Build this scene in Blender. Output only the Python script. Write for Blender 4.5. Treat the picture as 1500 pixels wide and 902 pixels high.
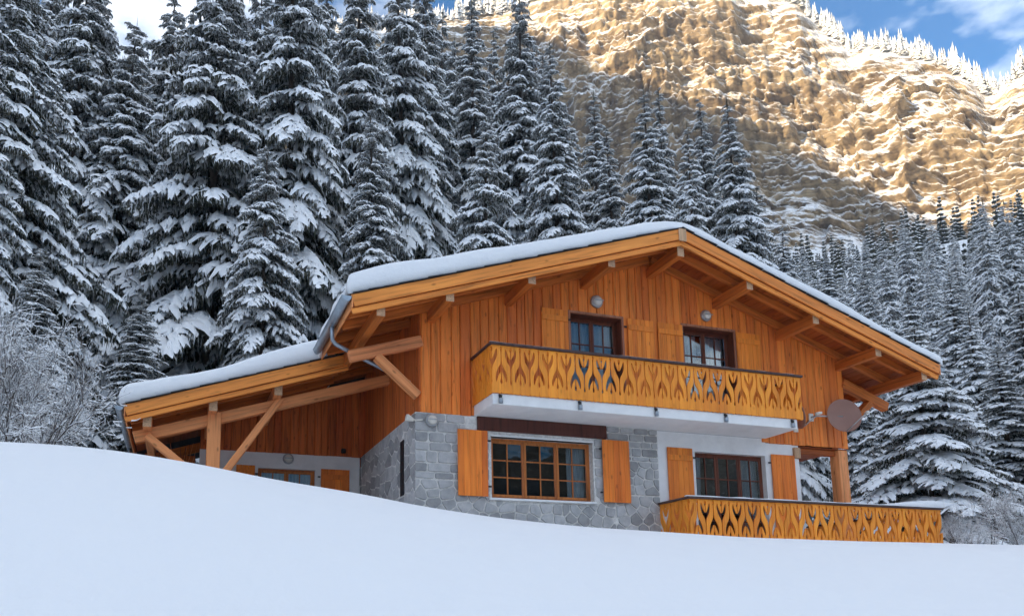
import bpy, bmesh, math, random
import numpy as np
from mathutils import Matrix, Vector
R_ = math.radians
for o in list(bpy.data.objects): bpy.data.objects.remove(o)
scene = bpy.context.scene
col = scene.collection

# ------------------------------------------------------------------ camera
CF, CPX, CPY = 1144.026, 639.374, 715.219           # focal length and optical axis of the picture, px of 1500x902
CAM = np.array([-4.785, -15.485, -4.211])
def cam_axes(yaw, pitch, roll):
    a, b, c = map(math.radians, (yaw, pitch, roll))
    fw = np.array([math.sin(a)*math.cos(b), math.cos(a)*math.cos(b), math.sin(b)])
    r = np.array([math.cos(a), -math.sin(a), 0.0]); u = np.cross(r, fw)
    return r*math.cos(c)+u*math.sin(c), -r*math.sin(c)+u*math.cos(c), fw
CR, CU, CFW = cam_axes(18.331, 8.925, -0.344)
def ray(x, y): return CFW + CR*(x-CPX)/CF + CU*(CPY-y)/CF
def azel(x, y):
    d = ray(x, y); return math.degrees(math.atan2(d[0], d[1])), math.degrees(math.atan2(d[2], math.hypot(d[0], d[1])))
cd = bpy.data.cameras.new('camera'); cam = bpy.data.objects.new('camera', cd); col.objects.link(cam)
cd.sensor_fit = 'HORIZONTAL'; cd.sensor_width = 36.0; cd.lens = CF/1500*36
cd.shift_x = -(CPX-750)/1500; cd.shift_y = (CPY-451)/1500
cd.clip_start = 0.1; cd.clip_end = 6000
cam.matrix_world = Matrix(((CR[0], CU[0], -CFW[0], CAM[0]), (CR[1], CU[1], -CFW[1], CAM[1]), (CR[2], CU[2], -CFW[2], CAM[2]), (0, 0, 0, 1)))
scene.camera = cam

# ------------------------------------------------------------------ world, sun, exposure
SUN_AZ, SUN_EL = -98.0, 16.0                          # degrees; azimuth from +y towards +x
EXPOSURE = 2.25
w = bpy.data.worlds.new('World'); scene.world = w; w.use_nodes = True
nt = w.node_tree; nt.nodes.clear()
out = nt.nodes.new('ShaderNodeOutputWorld'); bg = nt.nodes.new('ShaderNodeBackground'); bg.inputs['Strength'].default_value = 0.07
sky = nt.nodes.new('ShaderNodeTexSky'); sky.sky_type = 'NISHITA'; sky.sun_disc = False
sky.sun_elevation = R_(SUN_EL); sky.sun_rotation = R_(SUN_AZ); sky.altitude = 1200; sky.air_density = 1.0; sky.dust_density = 0.6; sky.ozone_density = 2.0
tc = nt.nodes.new('ShaderNodeTexCoord'); mp = nt.nodes.new('ShaderNodeMapping'); mp.inputs['Scale'].default_value = (1, 1, 2.2)
nz = nt.nodes.new('ShaderNodeTexNoise'); nz.inputs['Scale'].default_value = 3.2; nz.inputs['Detail'].default_value = 7; nz.inputs['Roughness'].default_value = .55
mp.inputs['Location'].default_value = (4.76, 10.88, 7.4)
cr = nt.nodes.new('ShaderNodeValToRGB'); cr.color_ramp.elements[0].position = .44; cr.color_ramp.elements[1].position = .72
mx = nt.nodes.new('ShaderNodeMix'); mx.data_type = 'RGBA'; mx.inputs['B'].default_value = (10.6, 10.8, 10.7, 1)
nt.links.new(tc.outputs['Generated'], mp.inputs['Vector']); nt.links.new(mp.outputs['Vector'], nz.inputs['Vector'])
nt.links.new(nz.outputs['Fac'], cr.inputs['Fac']); nt.links.new(cr.outputs['Color'], mx.inputs['Factor'])
hsv = nt.nodes.new('ShaderNodeHueSaturation'); hsv.inputs['Saturation'].default_value = 1.6; hsv.inputs['Value'].default_value = .8; nt.links.new(sky.outputs['Color'], hsv.inputs['Color']); nt.links.new(hsv.outputs['Color'], mx.inputs['A']); nt.links.new(mx.outputs['Result'], bg.inputs['Color']); nt.links.new(bg.outputs['Background'], out.inputs['Surface'])
sd = bpy.data.lights.new('sun', 'SUN'); sd.energy = 3.0; sd.angle = R_(.5); sd.color = (1, .80, .52)
sun = bpy.data.objects.new('sun', sd); col.objects.link(sun)
sdir = Vector((math.sin(R_(SUN_AZ))*math.cos(R_(SUN_EL)), math.cos(R_(SUN_AZ))*math.cos(R_(SUN_EL)), math.sin(R_(SUN_EL))))
sun.rotation_euler = sdir.to_track_quat('Z', 'Y').to_euler(); sun.location = sdir*500
scene.view_settings.view_transform = 'Standard'; scene.view_settings.look = 'None'; scene.view_settings.exposure = EXPOSURE; scene.view_settings.gamma = 1
scene.render.engine = 'CYCLES'; scene.cycles.max_bounces = 6; scene.cycles.use_denoising = True
scene.cycles.transparent_max_bounces = 8; scene.cycles.caustics_reflective = False; scene.cycles.caustics_refractive = False

# ------------------------------------------------------------------ materials
def newmat(name):
    m = bpy.data.materials.new(name); m.use_nodes = True
    n = m.node_tree.nodes; l = m.node_tree.links
    return m, n, l, n['Principled BSDF']
def N(n, t, **kw):
    q = n.new(t)
    for k, v in kw.items():
        if k in q.inputs: q.inputs[k].default_value = v
        else: setattr(q, k, v)
    return q
def mapped(n, l, scale, coord='Object', rnd=True):
    t = N(n, 'ShaderNodeTexCoord'); m = N(n, 'ShaderNodeMapping', Scale=scale)
    l.new(t.outputs[coord], m.inputs['Vector'])
    if rnd:
        oi = N(n, 'ShaderNodeObjectInfo'); mu = N(n, 'ShaderNodeMath', operation='MULTIPLY'); mu.inputs[1].default_value = 37.0
        l.new(oi.outputs['Random'], mu.inputs[0]); cb = N(n, 'ShaderNodeCombineXYZ')
        for i in range(3): l.new(mu.outputs[0], cb.inputs[i])
        l.new(cb.outputs[0], m.inputs['Location'])
    return m
def ramp(n, stops):
    r = N(n, 'ShaderNodeValToRGB'); e = r.color_ramp.elements
    while len(e) > len(stops): e.remove(e[-1])
    while len(e) < len(stops): e.new(.5)
    for q, (p, c) in zip(e, stops): q.position = p; q.color = (*c, 1)
    return r
def bump(n, l, src, b, strength, dist=.01):
    bp = N(n, 'ShaderNodeBump', Strength=strength, Distance=dist); l.new(src, bp.inputs['Height']); l.new(bp.outputs['Normal'], b.inputs['Normal'])
def mul(c, k): return tuple(min(1, v*k) for v in c)
def wood(name, c, rough=.58, grain=1.0, dark=.5, vary=.28, knot=.5, weather=0.0):
    m, n, l, b = newmat(name)
    mp = mapped(n, l, (16*grain, 16*grain, .9*grain)); nz = N(n, 'ShaderNodeTexNoise', Scale=1.0, Detail=5.0, Roughness=.6, Distortion=.6); l.new(mp.outputs[0], nz.inputs['Vector'])
    r = ramp(n, [(.28, mul(c, dark)), (.48, c), (.70, mul(c, 1.25))]); l.new(nz.outputs['Fac'], r.inputs['Fac'])
    mp2 = mapped(n, l, (5, 5, 2.2)); k = N(n, 'ShaderNodeTexVoronoi', Scale=1.0, feature='F1'); l.new(mp2.outputs[0], k.inputs['Vector'])
    kr = ramp(n, [(.06, mul(c, .22)), (.16, (1, 1, 1))]); l.new(k.outputs['Distance'], kr.inputs['Fac'])
    m1 = N(n, 'ShaderNodeMix', data_type='RGBA', blend_type='MULTIPLY', Factor=knot); l.new(r.outputs[0], m1.inputs['A']); l.new(kr.outputs[0], m1.inputs['B'])
    mp3 = mapped(n, l, (1.2, 1.2, .55)); n3 = N(n, 'ShaderNodeTexNoise', Scale=1.0, Detail=3.0); l.new(mp3.outputs[0], n3.inputs['Vector'])
    r3 = ramp(n, [(.35, (.74, .70, .68)), (.65, (1.0, 1.0, 1.0))]); l.new(n3.outputs['Fac'], r3.inputs['Fac'])
    m3 = N(n, 'ShaderNodeMix', data_type='RGBA', blend_type='MULTIPLY', Factor=.55+weather); l.new(m1.outputs['Result'], m3.inputs['A']); l.new(r3.outputs[0], m3.inputs['B'])
    oi = N(n, 'ShaderNodeObjectInfo'); mr = N(n, 'ShaderNodeMapRange'); mr.inputs['To Min'].default_value = 1-vary; mr.inputs['To Max'].default_value = 1+vary
    l.new(oi.outputs['Random'], mr.inputs['Value']); hs = N(n, 'ShaderNodeHueSaturation'); l.new(mr.outputs[0], hs.inputs['Value'])
    mr2 = N(n, 'ShaderNodeMapRange'); mr2.inputs['From Max'].default_value = .37; mr2.inputs['To Min'].default_value = .497; mr2.inputs['To Max'].default_value = .503
    l.new(oi.outputs['Random'], mr2.inputs['Value']); l.new(mr2.outputs[0], hs.inputs['Hue'])
    l.new(m3.outputs['Result'], hs.inputs['Color']); l.new(hs.outputs[0], b.inputs['Base Color'])
    b.inputs['Roughness'].default_value = rough; b.inputs['Specular IOR Level'].default_value = .3
    bump(n, l, nz.outputs['Fac'], b, .25, .004)
    return m
M = {}
M['cladding'] = wood('cladding_wood', (.86, .222, .040), vary=.11)
M['shaded_cladding'] = wood('shaded_cladding_wood', (.62, .145, .034), vary=.12)  # the front's wood again, with the porch shade put into its colour
M['beam'] = wood('beam_wood', (.86, .315, .118), grain=.7, vary=.12, weather=.1)
M['barge'] = wood('barge_wood', (.88, .285, .058), grain=.8, vary=.08)
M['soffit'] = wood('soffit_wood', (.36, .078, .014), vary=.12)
M['rafter'] = wood('rafter_wood', (.54, .14, .026), vary=.1)
M['baluster'] = wood('baluster_wood', (.94, .295, .032), vary=.1, dark=.75, knot=.25)
M['shutter'] = wood('shutter_wood', (.89, .24, .032), vary=.12, dark=.7)
M['shutter_low'] = wood('low_shutter_wood', (.90, .215, .03), vary=.12, dark=.7)
M['rail'] = wood('dark_rail_wood', (.085, .052, .048), vary=.1)
M['frame_dark'] = wood('dark_frame_wood', (.15, .040, .020), vary=.1, knot=.1)
M['frame'] = wood('frame_wood', (.52, .16, .04), vary=.08, knot=.1)
M['trim'] = wood('trim_wood', (.42, .17, .10), vary=.05, knot=.1)
M['lintel'] = wood('lintel_wood', (.10, .030, .020), vary=.02, knot=.1)
M['end_grain'] = wood('end_grain_wood', (.55, .34, .20), grain=2, vary=.1, knot=.1)
def plain(name, c, rough=.6, metal=0.0, nscale=6.0, amt=.12, bmp=.15, spec=.4):
    m, n, l, b = newmat(name)
    mp = mapped(n, l, (nscale,)*3); nz = N(n, 'ShaderNodeTexNoise', Scale=1.0, Detail=6.0, Roughness=.65); l.new(mp.outputs[0], nz.inputs['Vector'])
    r = ramp(n, [(.3, mul(c, 1-amt*2)), (.6, c), (.8, mul(c, 1+amt))]); l.new(nz.outputs['Fac'], r.inputs['Fac']); l.new(r.outputs[0], b.inputs['Base Color'])
    b.inputs['Roughness'].default_value = rough; b.inputs['Metallic'].default_value = metal; b.inputs['Specular IOR Level'].default_value = spec
    bump(n, l, nz.outputs['Fac'], b, bmp, .01)
    return m
M['plaster'] = plain('white_plaster', (.84, .83, .81), .85, nscale=3, amt=.05)
M['mortar'] = plain('pale_mortar', (.80, .77, .72), .95, nscale=14, amt=.18, bmp=.5)
M['zinc'] = plain('zinc_sheet', (.36, .41, .46), .38, .75, nscale=4, amt=.12, bmp=.05)
M['slate'] = plain('slate_tile', (.035, .035, .04), .7, nscale=8, amt=.3)
M['iron'] = plain('black_iron', (.02, .02, .022), .5, .3)
M['dish'] = plain('brown_dish_paint', (.30, .155, .115), .45, nscale=3, amt=.06, bmp=.02)
M['lamp_metal'] = plain('lamp_ring_metal', (.45, .45, .45), .35, .6)
M['cream'] = plain('cream_plastic', (.70, .66, .58), .5, nscale=3, amt=.05, bmp=.02)
M['curtain'] = plain('white_curtain', (.72, .74, .76), .9, nscale=5, amt=.06, bmp=.02)
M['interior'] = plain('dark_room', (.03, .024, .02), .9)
M['bark'] = plain('spruce_bark', (.10, .075, .058), .9, nscale=9, amt=.3, bmp=.6)
M['twig'] = plain('bare_twig', (.085, .062, .05), .9, nscale=9, amt=.3)
def stone_mat():
    m, n, l, b = newmat('grey_stone')
    mp = mapped(n, l, (5,)*3); nz = N(n, 'ShaderNodeTexNoise', Scale=1.0, Detail=9.0, Roughness=.72); l.new(mp.outputs[0], nz.inputs['Vector'])
    r = ramp(n, [(.25, (.26, .258, .255)), (.5, (.415, .405, .395)), (.75, (.54, .52, .50))]); l.new(nz.outputs['Fac'], r.inputs['Fac'])
    oi = N(n, 'ShaderNodeObjectInfo'); mr = N(n, 'ShaderNodeMapRange'); mr.inputs['To Min'].default_value = .70; mr.inputs['To Max'].default_value = 1.22
    l.new(oi.outputs['Random'], mr.inputs['Value']); hs = N(n, 'ShaderNodeHueSaturation'); l.new(mr.outputs[0], hs.inputs['Value']); l.new(r.outputs[0], hs.inputs['Color'])
    l.new(hs.outputs[0], b.inputs['Base Color']); b.inputs['Roughness'].default_value = .9
    bump(n, l, nz.outputs['Fac'], b, .8, .02); return m
M['stone'] = stone_mat()
def snow_mat(name, c=(.81, .815, .82), scale=1.3, strength=.55, dist=.10):
    m, n, l, b = newmat(name)
    t = N(n, 'ShaderNodeTexCoord'); nz = N(n, 'ShaderNodeTexNoise', Scale=scale, Detail=8.0, Roughness=.55); l.new(t.outputs['Object'], nz.inputs['Vector'])
    b.inputs['Base Color'].default_value = (*c, 1); b.inputs['Roughness'].default_value = .75; b.inputs['Specular IOR Level'].default_value = .25
    g = N(n, 'ShaderNodeTexNoise', Scale=scale*22, Detail=3.0, Roughness=.7); l.new(t.outputs['Object'], g.inputs['Vector'])
    ma = N(n, 'ShaderNodeMath', operation='MULTIPLY_ADD'); ma.inputs[1].default_value = .09; l.new(g.outputs['Fac'], ma.inputs[0]); l.new(nz.outputs['Fac'], ma.inputs[2])
    bump(n, l, ma.outputs[0], b, strength, dist); return m
M['snow'] = snow_mat('snow'); M['tree_snow'] = snow_mat('tree_snow', (.92, .925, .93), 6, .5, .05)
def glass_mat():
    m = bpy.data.materials.new('window_glass'); m.use_nodes = True; n = m.node_tree.nodes; l = m.node_tree.links; n.clear()
    o = N(n, 'ShaderNodeOutputMaterial'); g = N(n, 'ShaderNodeBsdfGlossy', Roughness=.02); t = N(n, 'ShaderNodeBsdfTransparent'); t.inputs['Color'].default_value = (.75, .8, .82, 1)
    lw = N(n, 'ShaderNodeFresnel', IOR=1.48); mx = N(n, 'ShaderNodeMixShader'); l.new(lw.outputs[0], mx.inputs[0]); l.new(t.outputs[0], mx.inputs[1]); l.new(g.outputs[0], mx.inputs[2]); l.new(mx.outputs[0], o.inputs[0])
    tcx = N(n, 'ShaderNodeTexCoord'); nz = N(n, 'ShaderNodeTexNoise', Scale=2.5, Detail=1.0); bp = N(n, 'ShaderNodeBump', Strength=.12, Distance=.02)
    l.new(tcx.outputs['Object'], nz.inputs['Vector']); l.new(nz.outputs['Fac'], bp.inputs['Height']); l.new(bp.outputs[0], g.inputs['Normal'])
    return m
M['glass'] = glass_mat()
def needle_mat():
    m, n, l, b = newmat('spruce_needles')
    t = N(n, 'ShaderNodeTexCoord'); nz = N(n, 'ShaderNodeTexNoise', Scale=2.5, Detail=4.0); l.new(t.outputs['Object'], nz.inputs['Vector'])
    r = ramp(n, [(.3, (.036, .042, .032)), (.55, (.08, .082, .058)), (.75, (.15, .13, .095))]); l.new(nz.outputs['Fac'], r.inputs['Fac']); l.new(r.outputs[0], b.inputs['Base Color'])
    b.inputs['Roughness'].default_value = .8; b.inputs['Specular IOR Level'].default_value = .15; return m
M['needles'] = needle_mat()
M['frosted'] = plain('frosted_needles', (.62, .60, .56), .9, nscale=1.5, amt=.3)
def rock_mat():
    m, n, l, b = newmat('cliff_rock')
    t = N(n, 'ShaderNodeTexCoord'); mp = N(n, 'ShaderNodeMapping', Scale=(.015, .015, .16)); mp.inputs['Rotation'].default_value = (R_(6), R_(-9), 0); l.new(t.outputs['Object'], mp.inputs['Vector'])
    nz = N(n, 'ShaderNodeTexNoise', Scale=1.0, Detail=12.0, Roughness=.68, Distortion=.5); l.new(mp.outputs[0], nz.inputs['Vector'])
    r = ramp(n, [(.25, (.075, .052, .032)), (.40, (.20, .138, .075)), (.55, (.345, .25, .14)), (.75, (.50, .395, .255))]); l.new(nz.outputs['Fac'], r.inputs['Fac'])
    mpv = N(n, 'ShaderNodeMapping', Scale=(.16, .16, .02)); l.new(t.outputs['Object'], mpv.inputs['Vector'])
    nv = N(n, 'ShaderNodeTexNoise', Scale=1.0, Detail=6.0, Roughness=.6); l.new(mpv.outputs[0], nv.inputs['Vector'])
    rv = ramp(n, [(.36, (.32, .28, .25)), (.54, (1, 1, 1))]); l.new(nv.outputs['Fac'], rv.inputs['Fac'])
    mm = N(n, 'ShaderNodeMix', data_type='RGBA', blend_type='MULTIPLY', Factor=.7); l.new(r.outputs[0], mm.inputs['A']); l.new(rv.outputs[0], mm.inputs['B'])
    mpc = N(n, 'ShaderNodeMapping', Scale=(.03, .03, .22)); mpc.inputs['Rotation'].default_value = (R_(5), R_(-8), 0); l.new(t.outputs['Object'], mpc.inputs['Vector'])
    dn = N(n, 'ShaderNodeTexNoise', Scale=2.2, Detail=4.0); l.new(mpc.outputs[0], dn.inputs['Vector']); dm = N(n, 'ShaderNodeMix', data_type='RGBA', blend_type='LINEAR_LIGHT', Factor=.35); l.new(mpc.outputs[0], dm.inputs['A']); l.new(dn.outputs['Color'], dm.inputs['B'])
    vc = N(n, 'ShaderNodeTexVoronoi', Scale=1.6, feature='DISTANCE_TO_EDGE'); l.new(dm.outputs['Result'], vc.inputs['Vector'])
    vr = ramp(n, [(.0, (.16, .13, .11)), (.10, (1, 1, 1))]); l.new(vc.outputs['Distance'], vr.inputs['Fac'])
    mc = N(n, 'ShaderNodeMix', data_type='RGBA', blend_type='MULTIPLY', Factor=.5); l.new(mm.outputs['Result'], mc.inputs['A']); l.new(vr.outputs[0], mc.inputs['B']); mm = mc
    ad = N(n, 'ShaderNodeMath', operation='ADD'); l.new(nz.outputs['Fac'], ad.inputs[0]); l.new(nv.outputs['Fac'], ad.inputs[1])
    bp = N(n, 'ShaderNodeBump', Strength=1.0, Distance=1.3); l.new(ad.outputs[0], bp.inputs['Height']); l.new(bp.outputs[0], b.inputs['Normal'])
    # snow lies where the rock is flat enough to hold it
    sx = N(n, 'ShaderNodeSeparateXYZ'); l.new(bp.outputs[0], sx.inputs[0])
    n2 = N(n, 'ShaderNodeTexNoise', Scale=.022, Detail=9.0, Roughness=.62); l.new(t.outputs['Object'], n2.inputs['Vector'])
    n2m = N(n, 'ShaderNodeMath', operation='MULTIPLY_ADD'); n2m.inputs[1].default_value = 1.7; n2m.inputs[2].default_value = -.82; l.new(n2.outputs['Fac'], n2m.inputs[0])
    sm = N(n, 'ShaderNodeMath', operation='ADD'); l.new(sx.outputs['Z'], sm.inputs[0]); l.new(n2m.outputs[0], sm.inputs[1])
    sr = N(n, 'ShaderNodeMapRange'); sr.inputs['From Min'].default_value = .34; sr.inputs['From Max'].default_value = .40; l.new(sm.outputs[0], sr.inputs['Value'])
    mx = N(n, 'ShaderNodeMix', data_type='RGBA'); mx.inputs['B'].default_value = (.84, .84, .85, 1); l.new(sr.outputs[0], mx.inputs['Factor']); l.new(mm.outputs['Result'], mx.inputs['A'])
    l.new(mx.outputs['Result'], b.inputs['Base Color']); b.inputs['Roughness'].default_value = .9; return m
M['rock'] = rock_mat()
def far_wood():
    m, n, l, b = newmat('far_wood'); t = N(n, 'ShaderNodeTexCoord'); mp = N(n, 'ShaderNodeMapping', Scale=(.35, .35, .09)); l.new(t.outputs['Object'], mp.inputs['Vector'])
    nz = N(n, 'ShaderNodeTexNoise', Scale=1.0, Detail=6.0, Roughness=.65); l.new(mp.outputs[0], nz.inputs['Vector']); r = ramp(n, [(.42, (.03, .036, .03)), (.58, (.12, .125, .12)), (.72, (.6, .62, .64))]); l.new(nz.outputs['Fac'], r.inputs['Fac']); l.new(r.outputs[0], b.inputs['Base Color']); b.inputs['Roughness'].default_value = .9; return m
M['far_wood'] = far_wood()

# ------------------------------------------------------------------ object helpers
WM = {}
def put(name, data, parent=None, mat=None, T=None, label=None, cat=None, group=None, kind=None):
    o = bpy.data.objects.new(name, data); col.objects.link(o)
    T = T.copy() if T is not None else Matrix.Identity(4)
    if parent is not None:
        o.parent = parent; o.matrix_parent_inverse = WM[parent.name].inverted()
    o.matrix_basis = T; WM[o.name] = T
    if mat is not None and data is not None and not data.materials: data.materials.append(M[mat] if isinstance(mat, str) else mat)
    for k, v in (('label', label), ('category', cat), ('group', group), ('kind', kind)):
        if v: o[k] = v
    return o
def empty(name, loc, label, cat, group=None):
    o = put(name, None, None, None, Matrix.Translation(loc), label, cat, group); o.empty_display_size = .2; return o
def npmesh(name, V, F, smooth=False, mats=(), mi=None):
    V = np.asarray(V, dtype=np.float32); me = bpy.data.meshes.new(name)
    if isinstance(F, np.ndarray):
        k = F.shape[1]; nf = len(F)
        me.vertices.add(len(V)); me.vertices.foreach_set('co', V.ravel())
        me.loops.add(nf*k); me.loops.foreach_set('vertex_index', F.astype(np.int32).ravel())
        me.polygons.add(nf); me.polygons.foreach_set('loop_start', np.arange(0, nf*k, k, dtype=np.int32)); me.polygons.foreach_set('loop_total', np.full(nf, k, dtype=np.int32))
    else:
        me.from_pydata([tuple(map(float, v)) for v in V], [], F)
    for m in mats: me.materials.append(M[m])
    if mi is not None: me.polygons.foreach_set('material_index', np.asarray(mi, dtype=np.int32))
    me.update(calc_edges=True)
    if smooth: me.polygons.foreach_set('use_smooth', np.ones(len(me.polygons), dtype=bool))
    me.validate(); return me
def bevbox(name, sx, sy, sz, b=.006, center=(0, 0, 0)):
    b = min(b, sx*.3, sy*.3, sz*.3); hx, hy, hz = sx/2, sy/2, sz/2; bm = bmesh.new()
    bmesh.ops.create_cube(bm, size=1.0)
    for v in bm.verts: v.co = Vector((v.co.x*sx+center[0], v.co.y*sy+center[1], v.co.z*sz+center[2]))
    if b > 0: bmesh.ops.bevel(bm, geom=bm.edges[:], offset=b, segments=1, profile=.5, affect='EDGES')
    me = bpy.data.meshes.new(name); bm.to_mesh(me); bm.free(); return me
def box(name, lo, hi, mat, parent, b=.006, **kw):
    c = [(a+d)/2 for a, d in zip(lo, hi)]
    return put(name, bevbox(name, *(abs(d-a) for a, d in zip(lo, hi)), b=b), parent, mat, Matrix.Translation(c), **kw)
def beam(name, p0, p1, w, h, mat, parent, up=(0, 0, 1), b=.012, **kw):
    p0, p1 = Vector(p0), Vector(p1); z = (p1-p0); L = z.length; z.normalize(); u = Vector(up)
    if abs(u.dot(z)) > .98: u = Vector((0, 1, 0))
    y = (u-z*u.dot(z)).normalized(); x = y.cross(z)
    T = Matrix(((x.x, y.x, z.x, p0.x), (x.y, y.y, z.y, p0.y), (x.z, y.z, z.z, p0.z), (0, 0, 0, 1)))
    return put(name, bevbox(name, w, h, L, b, (0, 0, L/2)), parent, mat, T, **kw)
def prism(poly, y0, y1):                                  # polygon in x,z pushed along y
    bm = bmesh.new(); a = [bm.verts.new((x, y0, z)) for x, z in poly]; f = bm.faces.new(a)
    r = bmesh.ops.extrude_face_region(bm, geom=[f])
    for v in r['geom']:
        if isinstance(v, bmesh.types.BMVert): v.co.y = y1
    bmesh.ops.recalc_face_normals(bm, faces=bm.faces[:])
    return bm
def bm_mesh(bm, name, tri=False):
    if tri: bmesh.ops.triangulate(bm, faces=bm.faces[:])
    me = bpy.data.meshes.new(name); bm.to_mesh(me); bm.free(); return me
def tube_mesh(name, pts, r, n=10, cap=True):
    pts = [Vector(p) for p in pts]; V = []; F = []
    rs = r if isinstance(r, (list, tuple)) else [r]*len(pts)
    ref = None
    for i, p in enumerate(pts):
        t = (pts[min(i+1, len(pts)-1)]-pts[max(i-1, 0)]).normalized()
        if ref is None: ref = Vector((0, 0, 1)) if abs(t.z) < .9 else Vector((1, 0, 0))
        x = (ref-t*ref.dot(t)).normalized(); ref = x; y = t.cross(x)
        for k in range(n):
            a = 2*math.pi*k/n; V.append(p+(x*math.cos(a)+y*math.sin(a))*rs[i])
    for i in range(len(pts)-1):
        for k in range(n): F.append((i*n+k, i*n+(k+1) % n, (i+1)*n+(k+1) % n, (i+1)*n+k))
    if cap: F.append(tuple(range(n-1, -1, -1))); F.append(tuple(range((len(pts)-1)*n, len(pts)*n)))
    me = npmesh(name, V, F); me.polygons.foreach_set('use_smooth', [len(p.vertices) == 4 for p in me.polygons]); return me
def lathe(name, prof, n=28):                              # profile (radius, height) about local z
    V = []; F = []
    for r, z in prof:
        for k in range(n): a = 2*math.pi*k/n; V.append((r*math.cos(a), r*math.sin(a), z))
    for i in range(len(prof)-1):
        for k in range(n): F.append((i*n+k, i*n+(k+1) % n, (i+1)*n+(k+1) % n, (i+1)*n+k))
    F.append(tuple(range(n-1, -1, -1))); F.append(tuple(range((len(prof)-1)*n, len(prof)*n)))
    me = npmesh(name, V, F, smooth=False); me.polygons.foreach_set('use_smooth', [len(p.vertices) == 4 for p in me.polygons]); return me
# value noise for terrain and rock
def vnoise(p, seed=0):
    p = np.asarray(p, dtype=np.float64); i = np.floor(p).astype(np.int64); f = p-i; f = f*f*(3-2*f); out = 0
    D = p.shape[-1]
    for c in range(2**D):
        wgt = 1.0; h = np.full(p.shape[:-1], seed*1013904223+12345, dtype=np.int64)
        for d in range(D):
            bit = (c >> d) & 1; wgt = wgt*(f[..., d] if bit else 1-f[..., d])
            h = (h ^ ((i[..., d]+bit)*[73856093, 19349663, 83492791][d])) & 0x7fffffff
            h = (h*1103515245+12345) & 0x7fffffff
        h = (h ^ (h >> 13)) * 1274126177 & 0x7fffffff
        out = out+wgt*(h/0x7fffffff)
    return out
def fbm(p, o=4, seed=0, g=.5):
    p = np.asarray(p, dtype=np.float64); s = 0; a = 1; t = 0
    for k in range(o): s = s+a*vnoise(p*2**k, seed+k); t += a; a *= g
    return s/t
def sstep(x, a, b): t = np.clip((x-a)/(b-a), 0, 1); return t*t*(3-2*t)

# ------------------------------------------------------------------ ground
CREST = np.array([(-7.1, -1.95), (-6.27, -1.93), (-5.49, -1.98), (-4.48, -2.10), (-3.51, -2.27), (-2.07, -2.45), (-1.35, -2.58), (-.06, -2.73), (1.65, -2.85), (3.04, -2.89), (4.95, -2.95), (9.45, -2.94), (11.8, -2.92), (16, -2.85)])
_cx = np.linspace(-12, 20, 321); _cz = np.interp(_cx, CREST[:, 0], CREST[:, 1]); _k = np.exp(-np.linspace(-2, 2, 21)**2); _k /= _k.sum()
_cz = np.convolve(np.pad(_cz, 10, mode='edge'), _k, mode='valid')
def G(x, y):
    x = np.asarray(x, float); y = np.asarray(y, float)
    dx, dy = x-CAM[0], y-CAM[1]; r = np.hypot(dx, dy); az = np.degrees(np.arctan2(dx, dy))
    # follow the line of sight so that the crest bulges at the same place seen from the meadow
    xc = CAM[0]+dx*np.clip(11.485/np.maximum(dy, 3.0), .2, 4.0)
    xc = np.where(dy > 3, xc, x)
    zc = np.interp(xc, _cx, _cz); s = (zc-CAM[2])/11.485
    d = np.maximum(-4-y, 0); e = np.clip(y+4, 0, 7)
    dd = np.minimum(d, 14)
    z = zc-s*dd-.0125*dd*dd-.32*np.clip(d-14, 0, 40)+s*e-.024*e*e
    fwd = sstep(y, -6, 4)
    slope = np.interp(az, [-60, -22, 18, 36, 62, 95], [.10, .42, .42, .47, .47, .10]); r0 = np.interp(az, [-22, 22, 38], [27, 30, 44])
    q = r-r0; ramp_ = np.where(q > 12, q-6, np.where(q > 0, q*q/24, 0))
    z = z+slope*ramp_*fwd
    und = (fbm(np.stack([x*.22, y*.22], -1), 2, 5)-.5)*.30*(1-sstep(d, 9, 13)*.3)+(fbm(np.stack([x*.8, y*1.1], -1), 3, 9)-.5)*.05
    z = z+und*np.clip(np.abs(y+4)/3, .15, 1)
    far = sstep(r, 50, 110); z = z+far*(fbm(np.stack([x*.03, y*.03], -1), 4, 3)-.5)*16*fwd
    return z
RB = 318.0
azs = np.concatenate([np.arange(-180, -24, 4.0), np.arange(-24, 72, .3), np.arange(72, 180, 4.0)])
rs = np.concatenate([[.3], np.arange(.8, 24, .2), np.geomspace(24, 60, 40), np.geomspace(62, RB+30, 90), [420, 600, 1000, 1800]])
A, RR = np.meshgrid(np.radians(azs), rs, indexing='ij')
gx = CAM[0]+RR*np.sin(A); gy = CAM[1]+RR*np.cos(A)
gz = G(CAM[0]+np.minimum(RR, RB+30)*np.sin(A), CAM[1]+np.minimum(RR, RB+30)*np.cos(A)); gz -= np.clip(RR-RB-30, 0, None)*.02
na, nr = A.shape; V = np.stack([gx, gy, gz], -1).reshape(-1, 3)
I = np.arange(na*nr).reshape(na, nr); I2 = np.roll(I, -1, axis=0)
F = np.stack([I[:, :-1], I[:, 1:], I2[:, 1:], I2[:, :-1]], -1).reshape(-1, 4)[:, ::-1]
V = np.vstack([V, [[CAM[0], CAM[1], G(CAM[0], CAM[1])]]])
put('snow_ground', npmesh('snow_ground', V, F.copy(), True, ['snow']), kind='structure', label='smooth untouched snow field rising in front of the chalet', cat='ground')

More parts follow.
